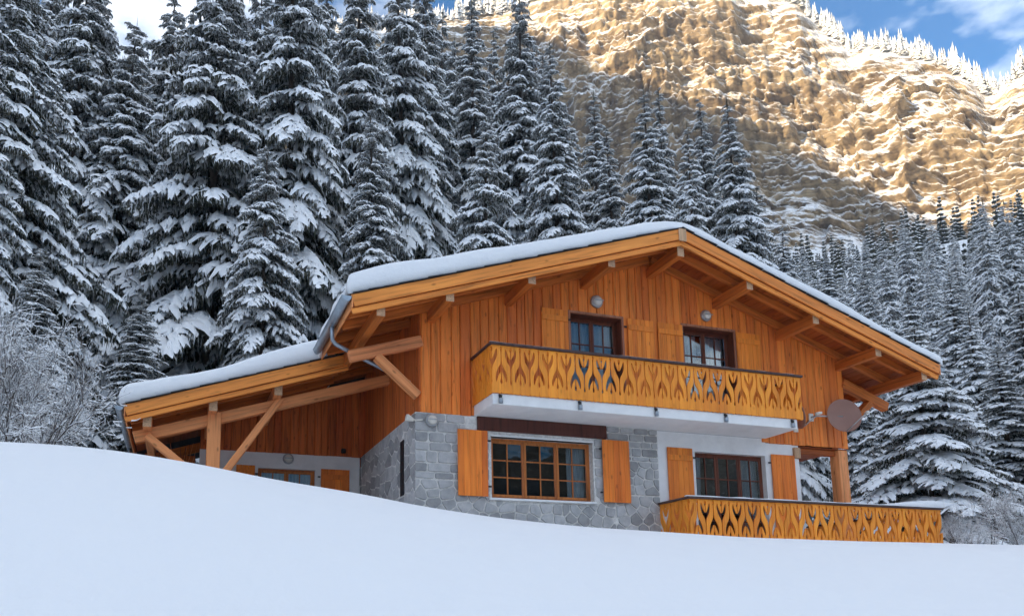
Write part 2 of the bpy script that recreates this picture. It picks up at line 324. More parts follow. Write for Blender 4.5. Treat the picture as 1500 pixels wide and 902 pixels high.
# ------------------------------------------------------------------ mountain with the cliff
SKY = [(-200, 60), (0, 110), (120, 90), (230, 120), (300, 110), (420, 60), (520, 40), (600, 35), (640, 28), (700, 12), (760, 8), (800, -20), (860, -45), (950, -75), (1050, -60), (1120, -15), (1165, 2), (1195, 32), (1232, 58), (1240, 70), (1290, 72), (1340, 80), (1380, 92), (1410, 108), (1440, 135), (1452, 138), (1475, 122), (1500, 108), (1580, 80), (1700, 60)]
sk = np.array([azel(*p) for p in SKY])
caz = np.arange(-20, 70, .125); NV = 400; cv = np.concatenate([np.linspace(0, 1, NV), 1+np.array([.01, .03, .06, .12, .25, .5])])
AZ, VV = np.meshgrid(caz, cv, indexing='ij')
top_el = np.interp(caz, sk[:, 0], sk[:, 1])
RT = 412+16*(fbm(caz[:, None]*.09, 3, 21)-.5)*2
rb = 302+14*(fbm(caz[:, None]*.13, 3, 22)-.5)*2
bx_, by_ = CAM[0]+rb*np.sin(np.radians(caz)), CAM[1]+rb*np.cos(np.radians(caz))
zb = G(bx_, by_)-4; zt = CAM[2]+RT*np.tan(np.radians(top_el))
v = np.clip(VV, 0, 1)
n1 = fbm(np.stack([AZ*.13, v*2.6], -1), 4, 31)
prof = v**1.0
prof = .62*sstep(v, 0, .34)*.55+.38*v+.62*.45*sstep(v, .45, 1.0)     # apron of scree, sheer face, ledge, sheer face
vk = .27+.06*np.sin(AZ*.33)
rr = rb[:, None]+(RT-rb)[:, None]*np.where(v < vk, v/vk*.52, .52+.48*(v-vk)/(1-vk))
zz = zb[:, None]+(zt-zb)[:, None]*v
edge = np.sin(np.pi*np.clip(v, 0, 1))**.5
def blocky(n, k, hard=.75):                              # turn smooth noise into faceted steps
    q = n*k; f = q-np.floor(q); return (np.floor(q)+sstep(f, hard, 1.0))/k
wx = AZ+1.6*(fbm(np.stack([AZ*.5, v*7], -1), 3, 33)-.5); wv = v+.10*(fbm(np.stack([AZ*.45, v*6], -1), 3, 35)-.5)
rr = rr+(n1-.5)*30*edge                                           # big buttresses and gullies
rr = rr+(blocky(fbm(np.stack([wx*.30, wv*6], -1), 4, 41), 8, .86)-.5)*9*edge
rr = rr+(blocky(fbm(np.stack([wx*.9, wv*16], -1), 3, 43), 7, .88)-.5)*4*edge+(blocky(fbm(np.stack([wx*1.6, wv*5], -1), 3, 45), 5, .88)-.5)*5*edge
tilt = zz+AZ*.8+16*(fbm(np.stack([AZ*.15, v*1.5], -1), 3, 47)-.5)
def strata(per, amp, seed):
    q = tilt/per+.45*(fbm(np.stack([AZ*.5, zz*.02], -1), 4, seed))+.5*(fbm(np.stack([AZ*.06, zz*.01], -1), 2, seed+9)-.5)*20/per; f = q-np.floor(q)
    return amp*(sstep(f, .74, .98)-f)*np.clip(2.4*fbm(np.stack([wx*.7, np.floor(q)*.77], -1), 2, seed+3)-.55, 0, 1.5)
rr = rr+(strata(19, 7.0, 51)+strata(8.2, 3.8, 61)+strata(4.1, 2.2, 71))*edge
rr = rr+(blocky(fbm(np.stack([wx*3.2, zz*.40], -1), 3, 81), 6, .85)-.5)*2.6*edge+(fbm(np.stack([AZ*6.0, zz*.9], -1), 3, 83)-.5)*1.3*edge
def fracture(per, cw, amp, seed):                       # beds split by joints into blocks that stand in and out
    q = np.floor(tilt/per+.45*fbm(np.stack([AZ*.5, zz*.02], -1), 3, seed)); c = np.floor(wx/cw+7*vnoise(np.stack([q*.91], -1), seed)+.6*fbm(np.stack([AZ*.8, zz*.05], -1), 2, seed+1))
    return amp*(vnoise(np.stack([q*1.37+.5, c*1.71+.5], -1), seed+2)-.5)
rr = rr+(fracture(14, 2.6, 8.0, 151)+fracture(6.5, 1.1, 5.0, 153)+fracture(3.2, .55, 2.6, 155))*edge
back = np.clip(VV-1, 0, None); rr = rr+back*700; zz = zz-back*90+back*60*0
X = CAM[0]+rr*np.sin(np.radians(AZ)); Y = CAM[1]+rr*np.cos(np.radians(AZ))
na, nv = AZ.shape; I = np.arange(na*nv).reshape(na, nv)
F = np.stack([I[:-1, :-1], I[:-1, 1:], I[1:, 1:], I[1:, :-1]], -1).reshape(-1, 4)[:, ::-1].copy()
MX, MY, MZ = X, Y, zz
put('mountain', npmesh('mountain', np.stack([X, Y, zz], -1).reshape(-1, 3), F, False, ['rock']), kind='structure', label='sunlit golden rock cliff with snowy ledges', cat='mountain')
# the valley's other flank: it keeps the low sun off the chalet
yy = np.linspace(-520, 440, 90); uu = np.linspace(-1, 1, 44)
YY, UU = np.meshgrid(yy, uu, indexing='ij')
RIDGE_Y = [-520, -200, -50, 39, 83, 122, 155, 197, 240, 281, 330, 380, 440]; RIDGE_H = [200, 230, 260, 310, 358, 385, 410, 442, 472, 494, 455, 340, 150]
hc = np.interp(YY, RIDGE_Y, RIDGE_H)+20; cx_ = np.full_like(YY, -420.0)
zz2 = -20+hc*(1-np.abs(UU))**.9*(1+.10*(fbm(np.stack([YY*.02, UU*3], -1), 4, 91)-.5))
xx2 = cx_+UU*np.where(UU > 0, 270, 300)
na, nv = YY.shape; I = np.arange(na*nv).reshape(na, nv)
F = np.stack([I[:-1, :-1], I[1:, :-1], I[1:, 1:], I[:-1, 1:]], -1).reshape(-1, 4).copy()
put('mountain_ridge', npmesh('mountain_ridge', np.stack([xx2, YY, zz2], -1).reshape(-1, 3), F[:, ::-1].copy(), True, ['rock']), kind='structure', label='steep snowy flank on the sunward side of the valley', cat='mountain')

# wooded slope across the valley, behind the viewer: it is what the window panes mirror
xx = np.linspace(-420, 760, 75); tt = np.linspace(0, 1, 26); XX, TT = np.meshgrid(xx, tt, indexing='ij')
hh = 64+26*fbm(np.stack([XX*.008], -1), 3, 141)+75*sstep(XX, 60, 330); yv = -170-150*TT+30*(fbm(np.stack([XX*.01, TT*2], -1), 3, 143)-.5); zv = -26+hh*TT**1.1+10*(fbm(np.stack([XX*.05, TT*8], -1), 3, 145)-.5)
I = np.arange(XX.size).reshape(XX.shape); F = np.stack([I[:-1, :-1], I[1:, :-1], I[1:, 1:], I[:-1, 1:]], -1).reshape(-1, 4).copy()
put('hillside', npmesh('hillside', np.stack([XX, yv, zv], -1).reshape(-1, 3), F, True, ['far_wood']), kind='structure', label='dark wooded slope across the valley', cat='hill')

# ------------------------------------------------------------------ chalet
Z0 = -2.78                                             # terrace and ground floor level
XR, ZR, SL = 5.783, 4.354, .334                        # ridge and roof pitch
XL, XE, OV = -1.80, 13.25, 1.45                        # main eaves and front overhang
def Rz(x): return ZR-SL*abs(x-XR)
YL, XL2, DROP = 1.90, -5.98, .25                       # lean-to roof: front edge, eave, step below the main roof
YB = 9.5                                               # back of the house
WD = 11.59
chalet = empty('chalet', (5.8, 4.5, Z0), 'wooden alpine chalet with carved balcony, stone base and snow-covered roof', 'house')
rng = random.Random(7)
def cells_wall(name, xs, zs, holes, y0, y1, mat, parent):
    """one wall with rectangular openings, as a mesh of butted blocks"""
    xs = sorted(set(xs+[h[i] for h in holes for i in (0, 1)])); zs = sorted(set(zs+[h[i] for h in holes for i in (2, 3)])); V = []; F = []
    def solid(i, j):
        if i < 0 or j < 0 or i >= len(xs)-1 or j >= len(zs)-1: return False
        cx, cz = (xs[i]+xs[i+1])/2, (zs[j]+zs[j+1])/2
        return not any(h[0] < cx < h[1] and h[2] < cz < h[3] for h in holes)
    def quad(*p): b = len(V); V.extend(p); F.append((b, b+1, b+2, b+3))
    for i in range(len(xs)-1):
        for j in range(len(zs)-1):
            if not solid(i, j): continue
            a, b, c, d = xs[i], xs[i+1], zs[j], zs[j+1]
            quad((a, y0, c), (b, y0, c), (b, y0, d), (a, y0, d)); quad((b, y1, c), (a, y1, c), (a, y1, d), (b, y1, d))
            if not solid(i-1, j): quad((a, y1, c), (a, y0, c), (a, y0, d), (a, y1, d))
            if not solid(i+1, j): quad((b, y0, c), (b, y1, c), (b, y1, d), (b, y0, d))
            if not solid(i, j-1): quad((a, y1, c), (b, y1, c), (b, y0, c), (a, y0, c))
            if not solid(i, j+1): quad((a, y0, d), (b, y0, d), (b, y1, d), (a, y1, d))
    return put(name, npmesh(name, V, F), parent, mat)
UP = [(3.63, 4.99, .26, 2.63), (6.71, 8.20, .26, 2.66)]            # upper openings x0 x1 z0 z1
LOWW = (1.60, 4.10, -1.80, -.44)
LOWD = (6.87, 8.93, Z0+.05, -.46)
# --- structural walls
upper = cells_wall('upper_wall', [0.02, WD-.02], [-.02, 1.9], UP, .03, .30, 'interior', chalet)
cells_wall('upper_wall', [0.02, WD-.02], [1.9, 2.28], UP, .03, .30, 'interior', chalet)
# the gable triangle stays behind the planks and closes around the two windows
def gable_cells():
    V = []; F = []
    xs = sorted([.02, WD-.02, XR]+[u for h in UP for u in h[:2]])
    for a, b in zip(xs, xs[1:]):
        z0 = 2.28
        for h in UP:
            if h[0] < (a+b)/2 < h[1]: z0 = h[3]
        k = len(V); p = [(a, z0), (b, z0), (b, Rz(b)-.16), (a, Rz(a)-.16)]
        V += [(x, .03, z) for x, z in p]+[(x, .30, z) for x, z in p]
        F += [(k, k+1, k+2, k+3), (k+7, k+6, k+5, k+4), (k, k+4, k+5, k+1)]
    return npmesh('gable_wall', V, F)
put('gable_wall', gable_cells(), chalet, 'interior')
stone_wall = cells_wall('stone_wall', [-.12, 5.83], [-3.6, -.02], [LOWW], -.02, .30, 'mortar', chalet)
plaster = cells_wall('plaster_wall', [5.832, 8.97], [-3.6, -.021], [LOWD], .0, .30, 'plaster', chalet)
cells_wall('plaster_wall', [8.972, 9.97], [-3.6, -.125], [], .0, .30, 'plaster', chalet)
box('plaster_wall', (9.72, .302, -3.6), (9.97, YB, -.13), 'plaster', chalet, 0)
box('back_wall', (.2, YB-.3, -3.6), (9.7, YB-.02, 2.3), 'plaster', chalet, 0)
box('right_wall', (WD-.2, .302, -.10), (WD-.02, YB-.302, 2.25), 'cladding', chalet, 0)
box('inner_floor', (.2, .302, -.14), (WD-.21, YB-.31, -.04), 'interior', chalet, 0)
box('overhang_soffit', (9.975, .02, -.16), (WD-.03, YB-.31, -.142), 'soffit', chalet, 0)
box('left_wall', (.02, .302, .0), (.24, YB-.302, 2.2), 'shaded_cladding', chalet, 0)
# --- front cladding planks
def plank(x0, x1, z0, zt0, zt1, mat, parent, yf=-.028, yb=.026, name='plank', c=.017):
    xs = [(x0, yb), (x1, yb), (x1, yf+c), (x1-c, yf), (x0+c, yf), (x0, yf+c)]
    def zt(x): return zt0+(zt1-zt0)*(x-x0)/(x1-x0)
    cx = (x0+x1)/2
    V = [(x-cx, y, 0) for x, y in xs]+[(x-cx, y, zt(x)-z0) for x, y in xs]
    F = [tuple(range(5, -1, -1)), tuple(range(6, 12))]+[(i, (i+1) % 6, (i+1) % 6+6, i+6) for i in range(6)]
    return put(name, npmesh(name, V, F), parent, mat, Matrix.Translation((cx, 0, z0)))
brk = [0.0, 3.63, 4.99, 6.71, 8.20, XR, WD]; brk.sort()
edges = []
for a, b in zip(brk, brk[1:]):
    n = max(1, round((b-a)/.222)); ws = [rng.uniform(.82, 1.18) for _ in range(n)]; s = sum(ws); p = a
    for k in ws: edges.append((p, p+(b-a)*k/s)); p += (b-a)*k/s
for a, b in edges:
    z0 = -.02 if b < 1.3 else (-.12 if a > 8.85 else .0); cx = (a+b)/2; ga = .005
    hole = next((h for h in UP if h[0]-.01 < cx < h[1]+.01), None)
    jit = rng.uniform(-.004, .003)
    if hole: plank(a+ga, b-ga, hole[3]+.004, Rz(a)-.14, Rz(b)-.14, 'cladding', upper, yf=-.028+jit)
    else: plank(a+ga, b-ga, z0+(rng.uniform(-.015, .01) if z0 else 0), Rz(a)-.14, Rz(b)-.14, 'cladding', upper, yf=-.028+jit)
# left return: planks on the side wall above the stone
side = box('side_wall', (.02, .302, -.02), (.018+.3, 5.2, 2.2), 'interior', chalet, 0)
yq = .03
while yq < 5.2:
    wq = rng.uniform(.15, .22); T = Matrix.Translation((0, yq+wq/2, -.02))@Matrix.Rotation(R_(-90), 4, 'Z')
    xs = [(-wq/2+.003, .016), (wq/2-.003, .016), (wq/2-.003, -.016), (wq/2-.01, -.024), (-wq/2+.01, -.024), (-wq/2+.003, -.016)]
    V = [(x, y, 0) for x, y in xs]+[(x, y, 2.33) for x, y in xs]
    put('plank', npmesh('plank', V, [tuple(range(5, -1, -1)), tuple(range(6, 12))]+[(i, (i+1) % 6, (i+1) % 6+6, i+6) for i in range(6)]), side, 'shaded_cladding', T)
    yq += wq
# --- porch back wall
PY = 5.2
PW = (-2.88, -1.37, -1.45, -.44)
porch_wall = cells_wall('porch_wall', [-4.36, -.15], [-3.4, -.02], [PW], PY, PY+.25, 'plaster', chalet)
box('porch_wall_core', (-4.36, PY+.03, -.018), (-.01, PY+.25, .35), 'interior', chalet, 0)
xq = -4.36
while xq < -.03:
    wq = min(rng.uniform(.17, .24), -.02-xq)
    if wq < .04: break
    plank(xq+.003, xq+wq-.003, -.03+rng.uniform(-.006, .006), Rz(xq)-DROP-.2, Rz(xq+wq)-DROP-.2, 'shaded_cladding', porch_wall, yf=PY-.04, yb=PY+.02)
    xq += wq
put('junction_box', bevbox('junction_box', .13, .07, .13, .02), chalet, 'iron', Matrix.Translation((-.62, PY-.08, .12)))
# --- stones
def clip(poly, a, b, c):                                # keep a*x+b*z<=c
    o = []
    for i in range(len(poly)):
        p, q = poly[i], poly[(i+1) % len(poly)]; dp, dq = a*p[0]+b*p[1]-c, a*q[0]+b*q[1]-c
        if dp <= 0: o.append(p)
        if dp*dq < 0: t = dp/(dp-dq); o.append((p[0]+(q[0]-p[0])*t, p[1]+(q[1]-p[1])*t))
    return o
def area(p): return abs(sum(p[i][0]*p[(i+1) % len(p)][1]-p[(i+1) % len(p)][0]*p[i][1] for i in range(len(p))))/2
def voronoi(seeds, x0, x1, z0, z1, ax=1.0):
    cells = []
    for i, s in enumerate(seeds):
        p = [(x0, z0), (x1, z0), (x1, z1), (x0, z1)]
        for j, t in enumerate(seeds):
            if i == j or abs(s[0]-t[0]) > 1.6 or abs(s[1]-t[1]) > 1.6: continue
            a, b = (t[0]-s[0])*ax, t[1]-s[1]; c = (ax*(t[0]**2-s[0]**2)+t[1]**2-s[1]**2)/2
            p = clip(p, a, b, c)
            if len(p) < 3: break
        if len(p) >= 3: cells.append(p)
    return cells
def inset(p, d):
    if sum(p[i][0]*p[(i+1) % len(p)][1]-p[(i+1) % len(p)][0]*p[i][1] for i in range(len(p))) < 0: p = p[::-1]
    q = p
    for i in range(len(p)):
        a, b = p[i], p[(i+1) % len(p)]; ex, ez = b[0]-a[0], b[1]-a[1]; L = math.hypot(ex, ez)
        if L < 1e-4: continue
        nx, nz = ez/L, -ex/L; q = clip(q, nx, nz, nx*a[0]+nz*a[1]-d)
        if len(q) < 3: return None
    return q
def stone(poly, parent, base, proud, T, gap=.013, mat='stone'):
    p = inset(poly, gap+rng.uniform(0, .006))
    if not p or area(p) < .006: return
    cut = []                                             # knock the corners off
    for i in range(len(p)):
        a, b, c = p[i-1], p[i], p[(i+1) % len(p)]; k = rng.uniform(.06, .2)
        for q in (a, c):
            L = math.hypot(q[0]-b[0], q[1]-b[1]); t = min(k, .03/max(L, 1e-3)); cut.append((b[0]+(q[0]-b[0])*t, b[1]+(q[1]-b[1])*t))
    p = cut; f = inset(p, .012)
    if not f: return
    cx = sum(a for a, _ in p)/len(p); cz = sum(a for _, a in p)/len(p); n = len(p)
    f = [(cx+(x-cx)*.965, cz+(z-cz)*.965) for x, z in p]
    tx, tz = rng.uniform(-.02, .02), rng.uniform(-.02, .02)
    V = [(x-cx, base, z-cz) for x, z in p]+[(x-cx, base-proud*.55, z-cz) for x, z in p]+[(x-cx, base-proud+(x-cx)*tx+(z-cz)*tz, z-cz) for x, z in f]
    F = [(i, (i+1) % n, (i+1) % n+n, i+n) for i in range(n)]+[(i+n, (i+1) % n+n, (i+1) % n+2*n, i+2*n) for i in range(n)]+[tuple(range(2*n, 3*n))]
    put('stone', npmesh('stone', V, F), parent, mat, T@Matrix.Translation((cx, 0, cz)))
def seeds_in(x0, x1, z0, z1, dx, dz, jx, jz):
    s = []; nz_ = max(1, round((z1-z0)/dz))
    for j in range(nz_):
        off = rng.uniform(0, dx); x = x0+off-dx
        while x < x1+dx*.4:
            s.append((x+rng.uniform(-jx, jx)*dx, z0+(j+.5)*(z1-z0)/nz_+rng.uniform(-jz, jz)*dz)); x += dx*rng.uniform(.8, 1.25)
    return s
def fill(region, seeds, parent, base, proud, T, hole=None, ax=1.0):
    for p in voronoi(seeds, *region, ax):
        if hole:
            hx0, hx1, hz0, hz1 = hole
            xs = [a for a, _ in p]; zs = [b for _, b in p]
            if max(xs) > hx0 and min(xs) < hx1 and max(zs) > hz0 and min(zs) < hz1:
                best = max((clip(p, *k) for k in ((1, 0, hx0), (-1, 0, -hx1), (0, 1, hz0), (0, -1, -hz1))), key=lambda q: area(q) if len(q) > 2 else 0)
                if len(best) < 3 or area(best) < .01: continue
                p = best
        stone(p, parent, base, proud, T)
ID = Matrix.Identity(4)
LT = (1.27, 4.45, -.33, -.02)                             # lintel
# squarer blocks in courses at the corner, crazy rubble beyond
def courses(x0, x1, z0, z1, hmin, hmax, wmin, wmax, parent, base, proud, T):
    z = z1
    while z > z0+.02:
        h = rng.uniform(hmin, hmax); zb_ = max(z0, z-h)
        if zb_-z0 < .09: zb_ = z0
        x = x0
        while x < x1-.01:
            xe = x+rng.uniform(wmin, wmax)
            if x1-xe < wmin*.6: xe = x1
            j = [rng.uniform(-.012, .012) for _ in range(4)]
            stone([(x, zb_), (xe+j[0], zb_), (xe+j[1], z), (x+j[2]*.5, z)], parent, base, proud, T); x = xe
        z = zb_
SA = (stone_wall, -.0185, .028, ID)
courses(-.15, 1.0, -1.45, -.02, .17, .27, .24, .52, *SA)
courses(1.0, 1.55, -1.45, -.34, .17, .26, .22, .36, *SA)
courses(4.12, 4.62, -1.5, -.335, .18, .27, .2, .34, *SA)
courses(4.46, 5.82, -.335, -.02, .14, .17, .35, .6, *SA)
courses(4.64, 5.82, -.80, -.337, .15, .24, .24, .48, *SA)
fill((4.64, 5.82, -1.6, -.80), seeds_in(4.64, 5.82, -1.6, -.80, .30, .22, .30, .28), stone_wall, -.0185, .028, ID)
fill((-.15, 4.63, -3.0, -1.455), seeds_in(-.15, 4.63, -3.0, -1.455, .30, .22, .34, .32), stone_wall, -.0185, .028, ID, (1.56, 4.14, -1.86, -1.4))
fill((4.64, 5.82, -3.0, -1.605), seeds_in(4.64, 5.82, -3.0, -1.605, .30, .23, .34, .30), stone_wall, -.0185, .028, ID)
# side face of the stone base
sidew = box('stone_side_wall', (-.12, .302, -3.6), (.3, PY, -.022), 'mortar', chalet, 0)
TS = Matrix.Translation((-.12, 0, 0))@Matrix.Rotation(R_(-90), 4, 'Z')
fill((-PY, .02, -2.8, -.02), seeds_in(-PY, .02, -2.8, -.02, .5, .27, .2, .2), sidew, .0015, .014, TS, (-1.17, -.82, -1.7, -.42), .6)
slit = box('dark_slit', (-.135, .85, -1.68), (-.118, 1.14, -.44), 'iron', chalet, 0)  # flat dark strip set in a gap between the stones
# --- lintel, sill
box('lintel', (LT[0], -.075, LT[2]), (LT[1], -.0205, LT[3]-.004), 'lintel', chalet, .008)
box('sill', (1.52, -.10, -1.85), (4.12, .14, -1.803), 'plaster', chalet, .006)
box('window_head', (1.58, -.045, -.44), (4.12, .12, -.40), 'plaster', chalet, .004)
# --- windows
def curtain(x0, x1, z0, z1, y, parent, amp=.03, waves=5, taper=0.0):
    nx = 40; V = []; F = []
    for j, z in enumerate((z0, (z0+z1)/2, z1)):
        for i in range(nx+1):
            u = i/nx; k = 1-taper*(1-j/2)*.6
            V.append((x0+(x1-x0)*u*k, y+amp*math.sin(u*waves*2*math.pi+.6*j), z))
    for j in range(2):
        for i in range(nx): a = j*(nx+1)+i; F.append((a, a+1, a+nx+2, a+nx+1))
    V2 = [(x, yv+.012, z) for x, yv, z in V]; k = len(V); F2 = [tuple(reversed([q+k for q in f])) for f in F]
    put('curtain', npmesh('curtain', V+V2, F+F2, True), parent, 'curtain')
def window(op, y, ncase, cols, rows, fmat, curtains=(), name='window', T=None, room=True, bar=.028, stile=.055):
    x0, x1, z0, z1 = op; T = T or ID
    W_ = box('window', (x0, y+.012, z0), (x0+.045, y+.075, z1), fmat, chalet, .004)      # jamb carries the rest
    box('frame', (x1-.045, y+.012, z0), (x1, y+.075, z1), fmat, W_, .004)
    box('frame', (x0+.047, y+.014, z1-.05), (x1-.047, y+.073, z1), fmat, W_, .004); box('frame', (x0+.047, y+.014, z0), (x1-.047, y+.073, z0+.05), fmat, W_, .004)
    a0, a1 = x0+.047, x1-.047; cw = (a1-a0)/ncase
    for c in range(ncase):
        p, q = a0+c*cw+.003, a0+(c+1)*cw-.003; zz0, zz1 = z0+.052, z1-.052
        box('stile', (p, y, zz0), (p+stile, y+.05, zz1), fmat, W_, .006); box('stile', (q-stile, y, zz0), (q, y+.05, zz1), fmat, W_, .006)
        box('casement_rail', (p+stile+.001, y+.002, zz0), (q-stile-.001, y+.048, zz0+.06), fmat, W_, .005); box('casement_rail', (p+stile+.001, y+.002, zz1-.06), (q-stile-.001, y+.048, zz1), fmat, W_, .005)
        ix0, ix1, iz0, iz1 = p+stile, q-stile, zz0+.06, zz1-.06
        for k in range(1, cols): xm = ix0+(ix1-ix0)*k/cols; box('glazing_bar', (xm-bar/2, y+.004, iz0), (xm+bar/2, y+.042, iz1), fmat, W_, .004)
        for k in range(1, rows): zm = iz0+(iz1-iz0)*k/rows; box('glazing_bar', (ix0, y+.006, zm-bar/2), (ix1, y+.040, zm+bar/2), fmat, W_, .004)
        for i in range(cols):
            for k in range(rows):
                ta = rng.uniform(-.010, .010); tb = rng.uniform(-.010, .010)
                pc = (ix0+(ix1-ix0)*(i+.5)/cols, y+.022, iz0+(iz1-iz0)*(k+.5)/rows)
                put('pane', bevbox('pane', (ix1-ix0)/cols-.004, .005, (iz1-iz0)/rows-.004, 0), W_, 'glass', Matrix.Translation(pc)@Matrix.Rotation(ta, 4, 'X')@Matrix.Rotation(tb, 4, 'Z'))
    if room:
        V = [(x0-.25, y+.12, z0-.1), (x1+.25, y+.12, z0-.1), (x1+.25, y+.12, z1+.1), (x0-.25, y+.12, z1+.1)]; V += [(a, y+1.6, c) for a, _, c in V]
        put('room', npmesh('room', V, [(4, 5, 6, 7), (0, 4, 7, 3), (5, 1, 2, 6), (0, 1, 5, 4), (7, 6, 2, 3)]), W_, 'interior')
    for c0, c1, tp, wv in curtains: curtain(c0, c1, z0+.03, z1-.08, y+.17, W_, .022, wv, tp)
    return W_
for h in UP:
    yw = .20
    window(h, yw, 2, 2, 4, 'frame_dark', [(h[0]+.03, h[0]+.66, 0, 6), (h[1]-.70, h[1]-.03, 0, 6)])
    for nm, lo, hi in (('reveal', (h[0]-.001, -.03, h[2]), (h[0]+.02, yw+.01, h[3])), ('reveal', (h[1]-.02, -.03, h[2]), (h[1]+.001, yw+.01, h[3])), ('reveal', (h[0]+.021, -.029, h[3]-.02), (h[1]-.021, yw+.01, h[3]+.001))):
        box(nm, lo, hi, 'frame_dark', chalet, .003)
    t = .055
    box('trim', (h[0]-t, -.05, h[2]), (h[0]-.002, -.0295, h[3]+t), 'trim', chalet, .005); box('trim', (h[1]+.002, -.05, h[2]), (h[1]+t, -.0295, h[3]+t), 'trim', chalet, .005)
    box('trim', (h[0]-.001, -.052, h[3]+.002), (h[1]+.001, -.0295, h[3]+t), 'trim', chalet, .005)
window(LOWW, .14, 3, 2, 3, 'frame', [(3.60, 4.05, 0, 4)])
window(LOWD, .13, 3, 2, 4, 'frame_dark', [(6.95, 7.25, .5, 4), (8.45, 8.9, .0, 5)])
window(PW, PY+.10, 2, 2, 2, 'frame', [(-2.85, -2.14, 0, 8), (-2.10, -1.40, 0, 8)])
# --- shutters
def shutter(x0, x1, z0, z1, yf, mat, boards=4, battens=(), hinge=None):
    S = box('shutter', (x0+.02, yf+.022, z0+.06), (x1-.02, yf+.040, z1-.06), mat, chalet, .003)
    bw = (x1-x0)/boards
    for i in range(boards): box('board', (x0+i*bw+.0015, yf+rng.uniform(-.002, .002), z0), (x0+(i+1)*bw-.0015, yf+.0215, z1), mat, S, .004)
    for zb_ in battens: box('batten', (x0+.012, yf-.022, zb_), (x1-.012, yf-.0025, zb_+.13), mat, S, .006)
    if hinge is not None:
        for hz in (z0+.22, z1-.22): box('hinge', (hinge-.035, yf-.004, hz-.02), (hinge+.035, yf+.02, hz+.02), 'iron', S, .004)
    return S
for a, b, hg in ((2.87, 3.55, 3.59), (5.13, 5.84, 5.07), (5.96, 6.66, 6.70), (8.24, 8.94, None)):
    shutter(a, b, .30, 2.65, -.088, 'shutter', 6, (2.36, .62), hg)
shutter(.79, 1.48, -1.79, -.35, -.125, 'shutter_low', 5, (), 1.52)
shutter(4.29, 4.99, -1.80, -.36, -.125, 'shutter_low', 5, (), 4.24)
shutter(6.07, 6.77, Z0+.08, -.41, -.05, 'shutter', 5, (-.72, -2.45), 6.82)
shutter(9.08, 9.80, Z0+.08, -.41, -.05, 'shutter_low', 5, (), 9.02)
shutter(-3.44, -2.96, -1.5, -.40, PY-.05, 'shutter', 3, (-.66,), -2.92)
shutter(-1.22, -.44, -1.5, -.40, PY-.05, 'shutter_low', 4, (-.68,), -1.27)
# --- balconies
A_ = [(.0, .19), (.07, .198), (.10, .232), (.065, .268), (.045, .29), (.045, .40), (.06, .50), (.10, .555), (.18, .60), (.33, .65), (.48, .715), (.57, .785), (.595, .85), (.565, .90), (.50, .93), (.435, .905), (.37, .85), (.26, .79), (.13, .74), (.05, .715), (.04, .78), (.04, .855), (.095, .885), (.115, .925), (.07, .96), (.0, .967)]
BH, BW = 1.03, .2136
def baluster_mesh(flip):
    L = [(u*BW+.0015, v_*BH) for u, v_ in A_]
    Rr = [(BW-.0015-u*BW, (1.165-v_)*BH) for u, v_ in A_]
    poly = [(.0015, .03), (.03, .0), (BW/2, .018), (BW-.03, .0), (BW-.0015, .03)]+sorted(Rr[::-1], key=lambda q: 0)[:]+[(BW-.0015, BH), (.0015, BH)]+L[::-1]
    if flip: poly = [(BW-x, z) for x, z in poly][::-1]
    return bm_mesh(prism([(x-BW/2, z) for x, z in poly], 0, .026), 'baluster_board', True)
BAL = [baluster_mesh(False), baluster_mesh(True)]
for b_ in BAL: b_.materials.append(M['baluster'])
balcony = box('balcony', (1.21, -1.10, -.02), (8.97, -.001, .215), 'plaster', chalet, .012)
def rail_run(p0, p1, z, parent, outward, start=0):
    p0, p1 = Vector((*p0, 0)), Vector((*p1, 0)); d = p1-p0; n = round(d.length/BW); sx = d.length/n/BW; d.normalize()
    y = Vector((-outward[0], -outward[1], 0))
    for i in range(n):
        c = p0+d*(BW*sx*(i+.5))+Vector((0, 0, z+rng.uniform(-.003, .003)))-y*rng.uniform(0, .003)
        T = Matrix(((d.x*sx, y.x, 0, c.x), (d.y*sx, y.y, 0, c.y), (0, 0, 1, c.z), (0, 0, 0, 1)))
        put('baluster_board', BAL[(i+start) % 2], parent, None, T)
    for zz_ in (z+.14, z+.97):                          # the boards are nailed to two rails behind
        a = p0+y*.05; b_ = p1+y*.05
        beam('crossbar', (a.x+d.x*.03, a.y+d.y*.03, zz_), (b_.x-d.x*.03, b_.y-d.y*.03, zz_), .045, .05, 'baluster', parent, b=.004)
rail_run((1.18, -1.135), (9.12, -1.135), .20, balcony, (0, -1))
rail_run((1.18, -.03), (1.18, -1.10), .20, balcony, (-1, 0), 1)
rail_run((9.12, -1.10), (9.12, -.03), .20, balcony, (1, 0), 1)
box('handrail', (1.13, -1.19, 1.232), (9.16, -1.055, 1.285), 'rail', balcony, .012)
box('handrail', (1.13, -1.053, 1.232), (1.25, -.03, 1.285), 'rail', balcony, .012); box('handrail', (9.05, -1.053, 1.232), (9.16, -.03, 1.285), 'rail', balcony, .012)
for x in (1.37, 3.2, 5.08, 6.92, 8.80):
    s = put('drain_spout', tube_mesh('drain_spout', [(x, -1.09, .17), (x, -1.13, .16), (x, -1.14, .02)], [.035, .035, .033], 10), balcony, 'iron')
    put('spout_collar', tube_mesh('spout_collar', [(x, -1.14, .10), (x, -1.14, .0)], .046, 10), s, 'zinc')
box('terrace_floor', (5.79, -1.10, Z0-.4), (13.15, .0-.003, Z0-.02), 'plaster', chalet, .01)
box('carport_floor', (9.98, .0, Z0-.4), (13.15, YB, Z0-.022), 'plaster', chalet, .01)
terrace = box('terrace_railing', (5.73, -1.19, -1.80), (13.2, -1.05, -1.755), 'rail', chalet, .01)
ZT = -1.80-1.032
rail_run((5.79, -1.135), (13.16, -1.135), ZT, terrace, (0, -1))
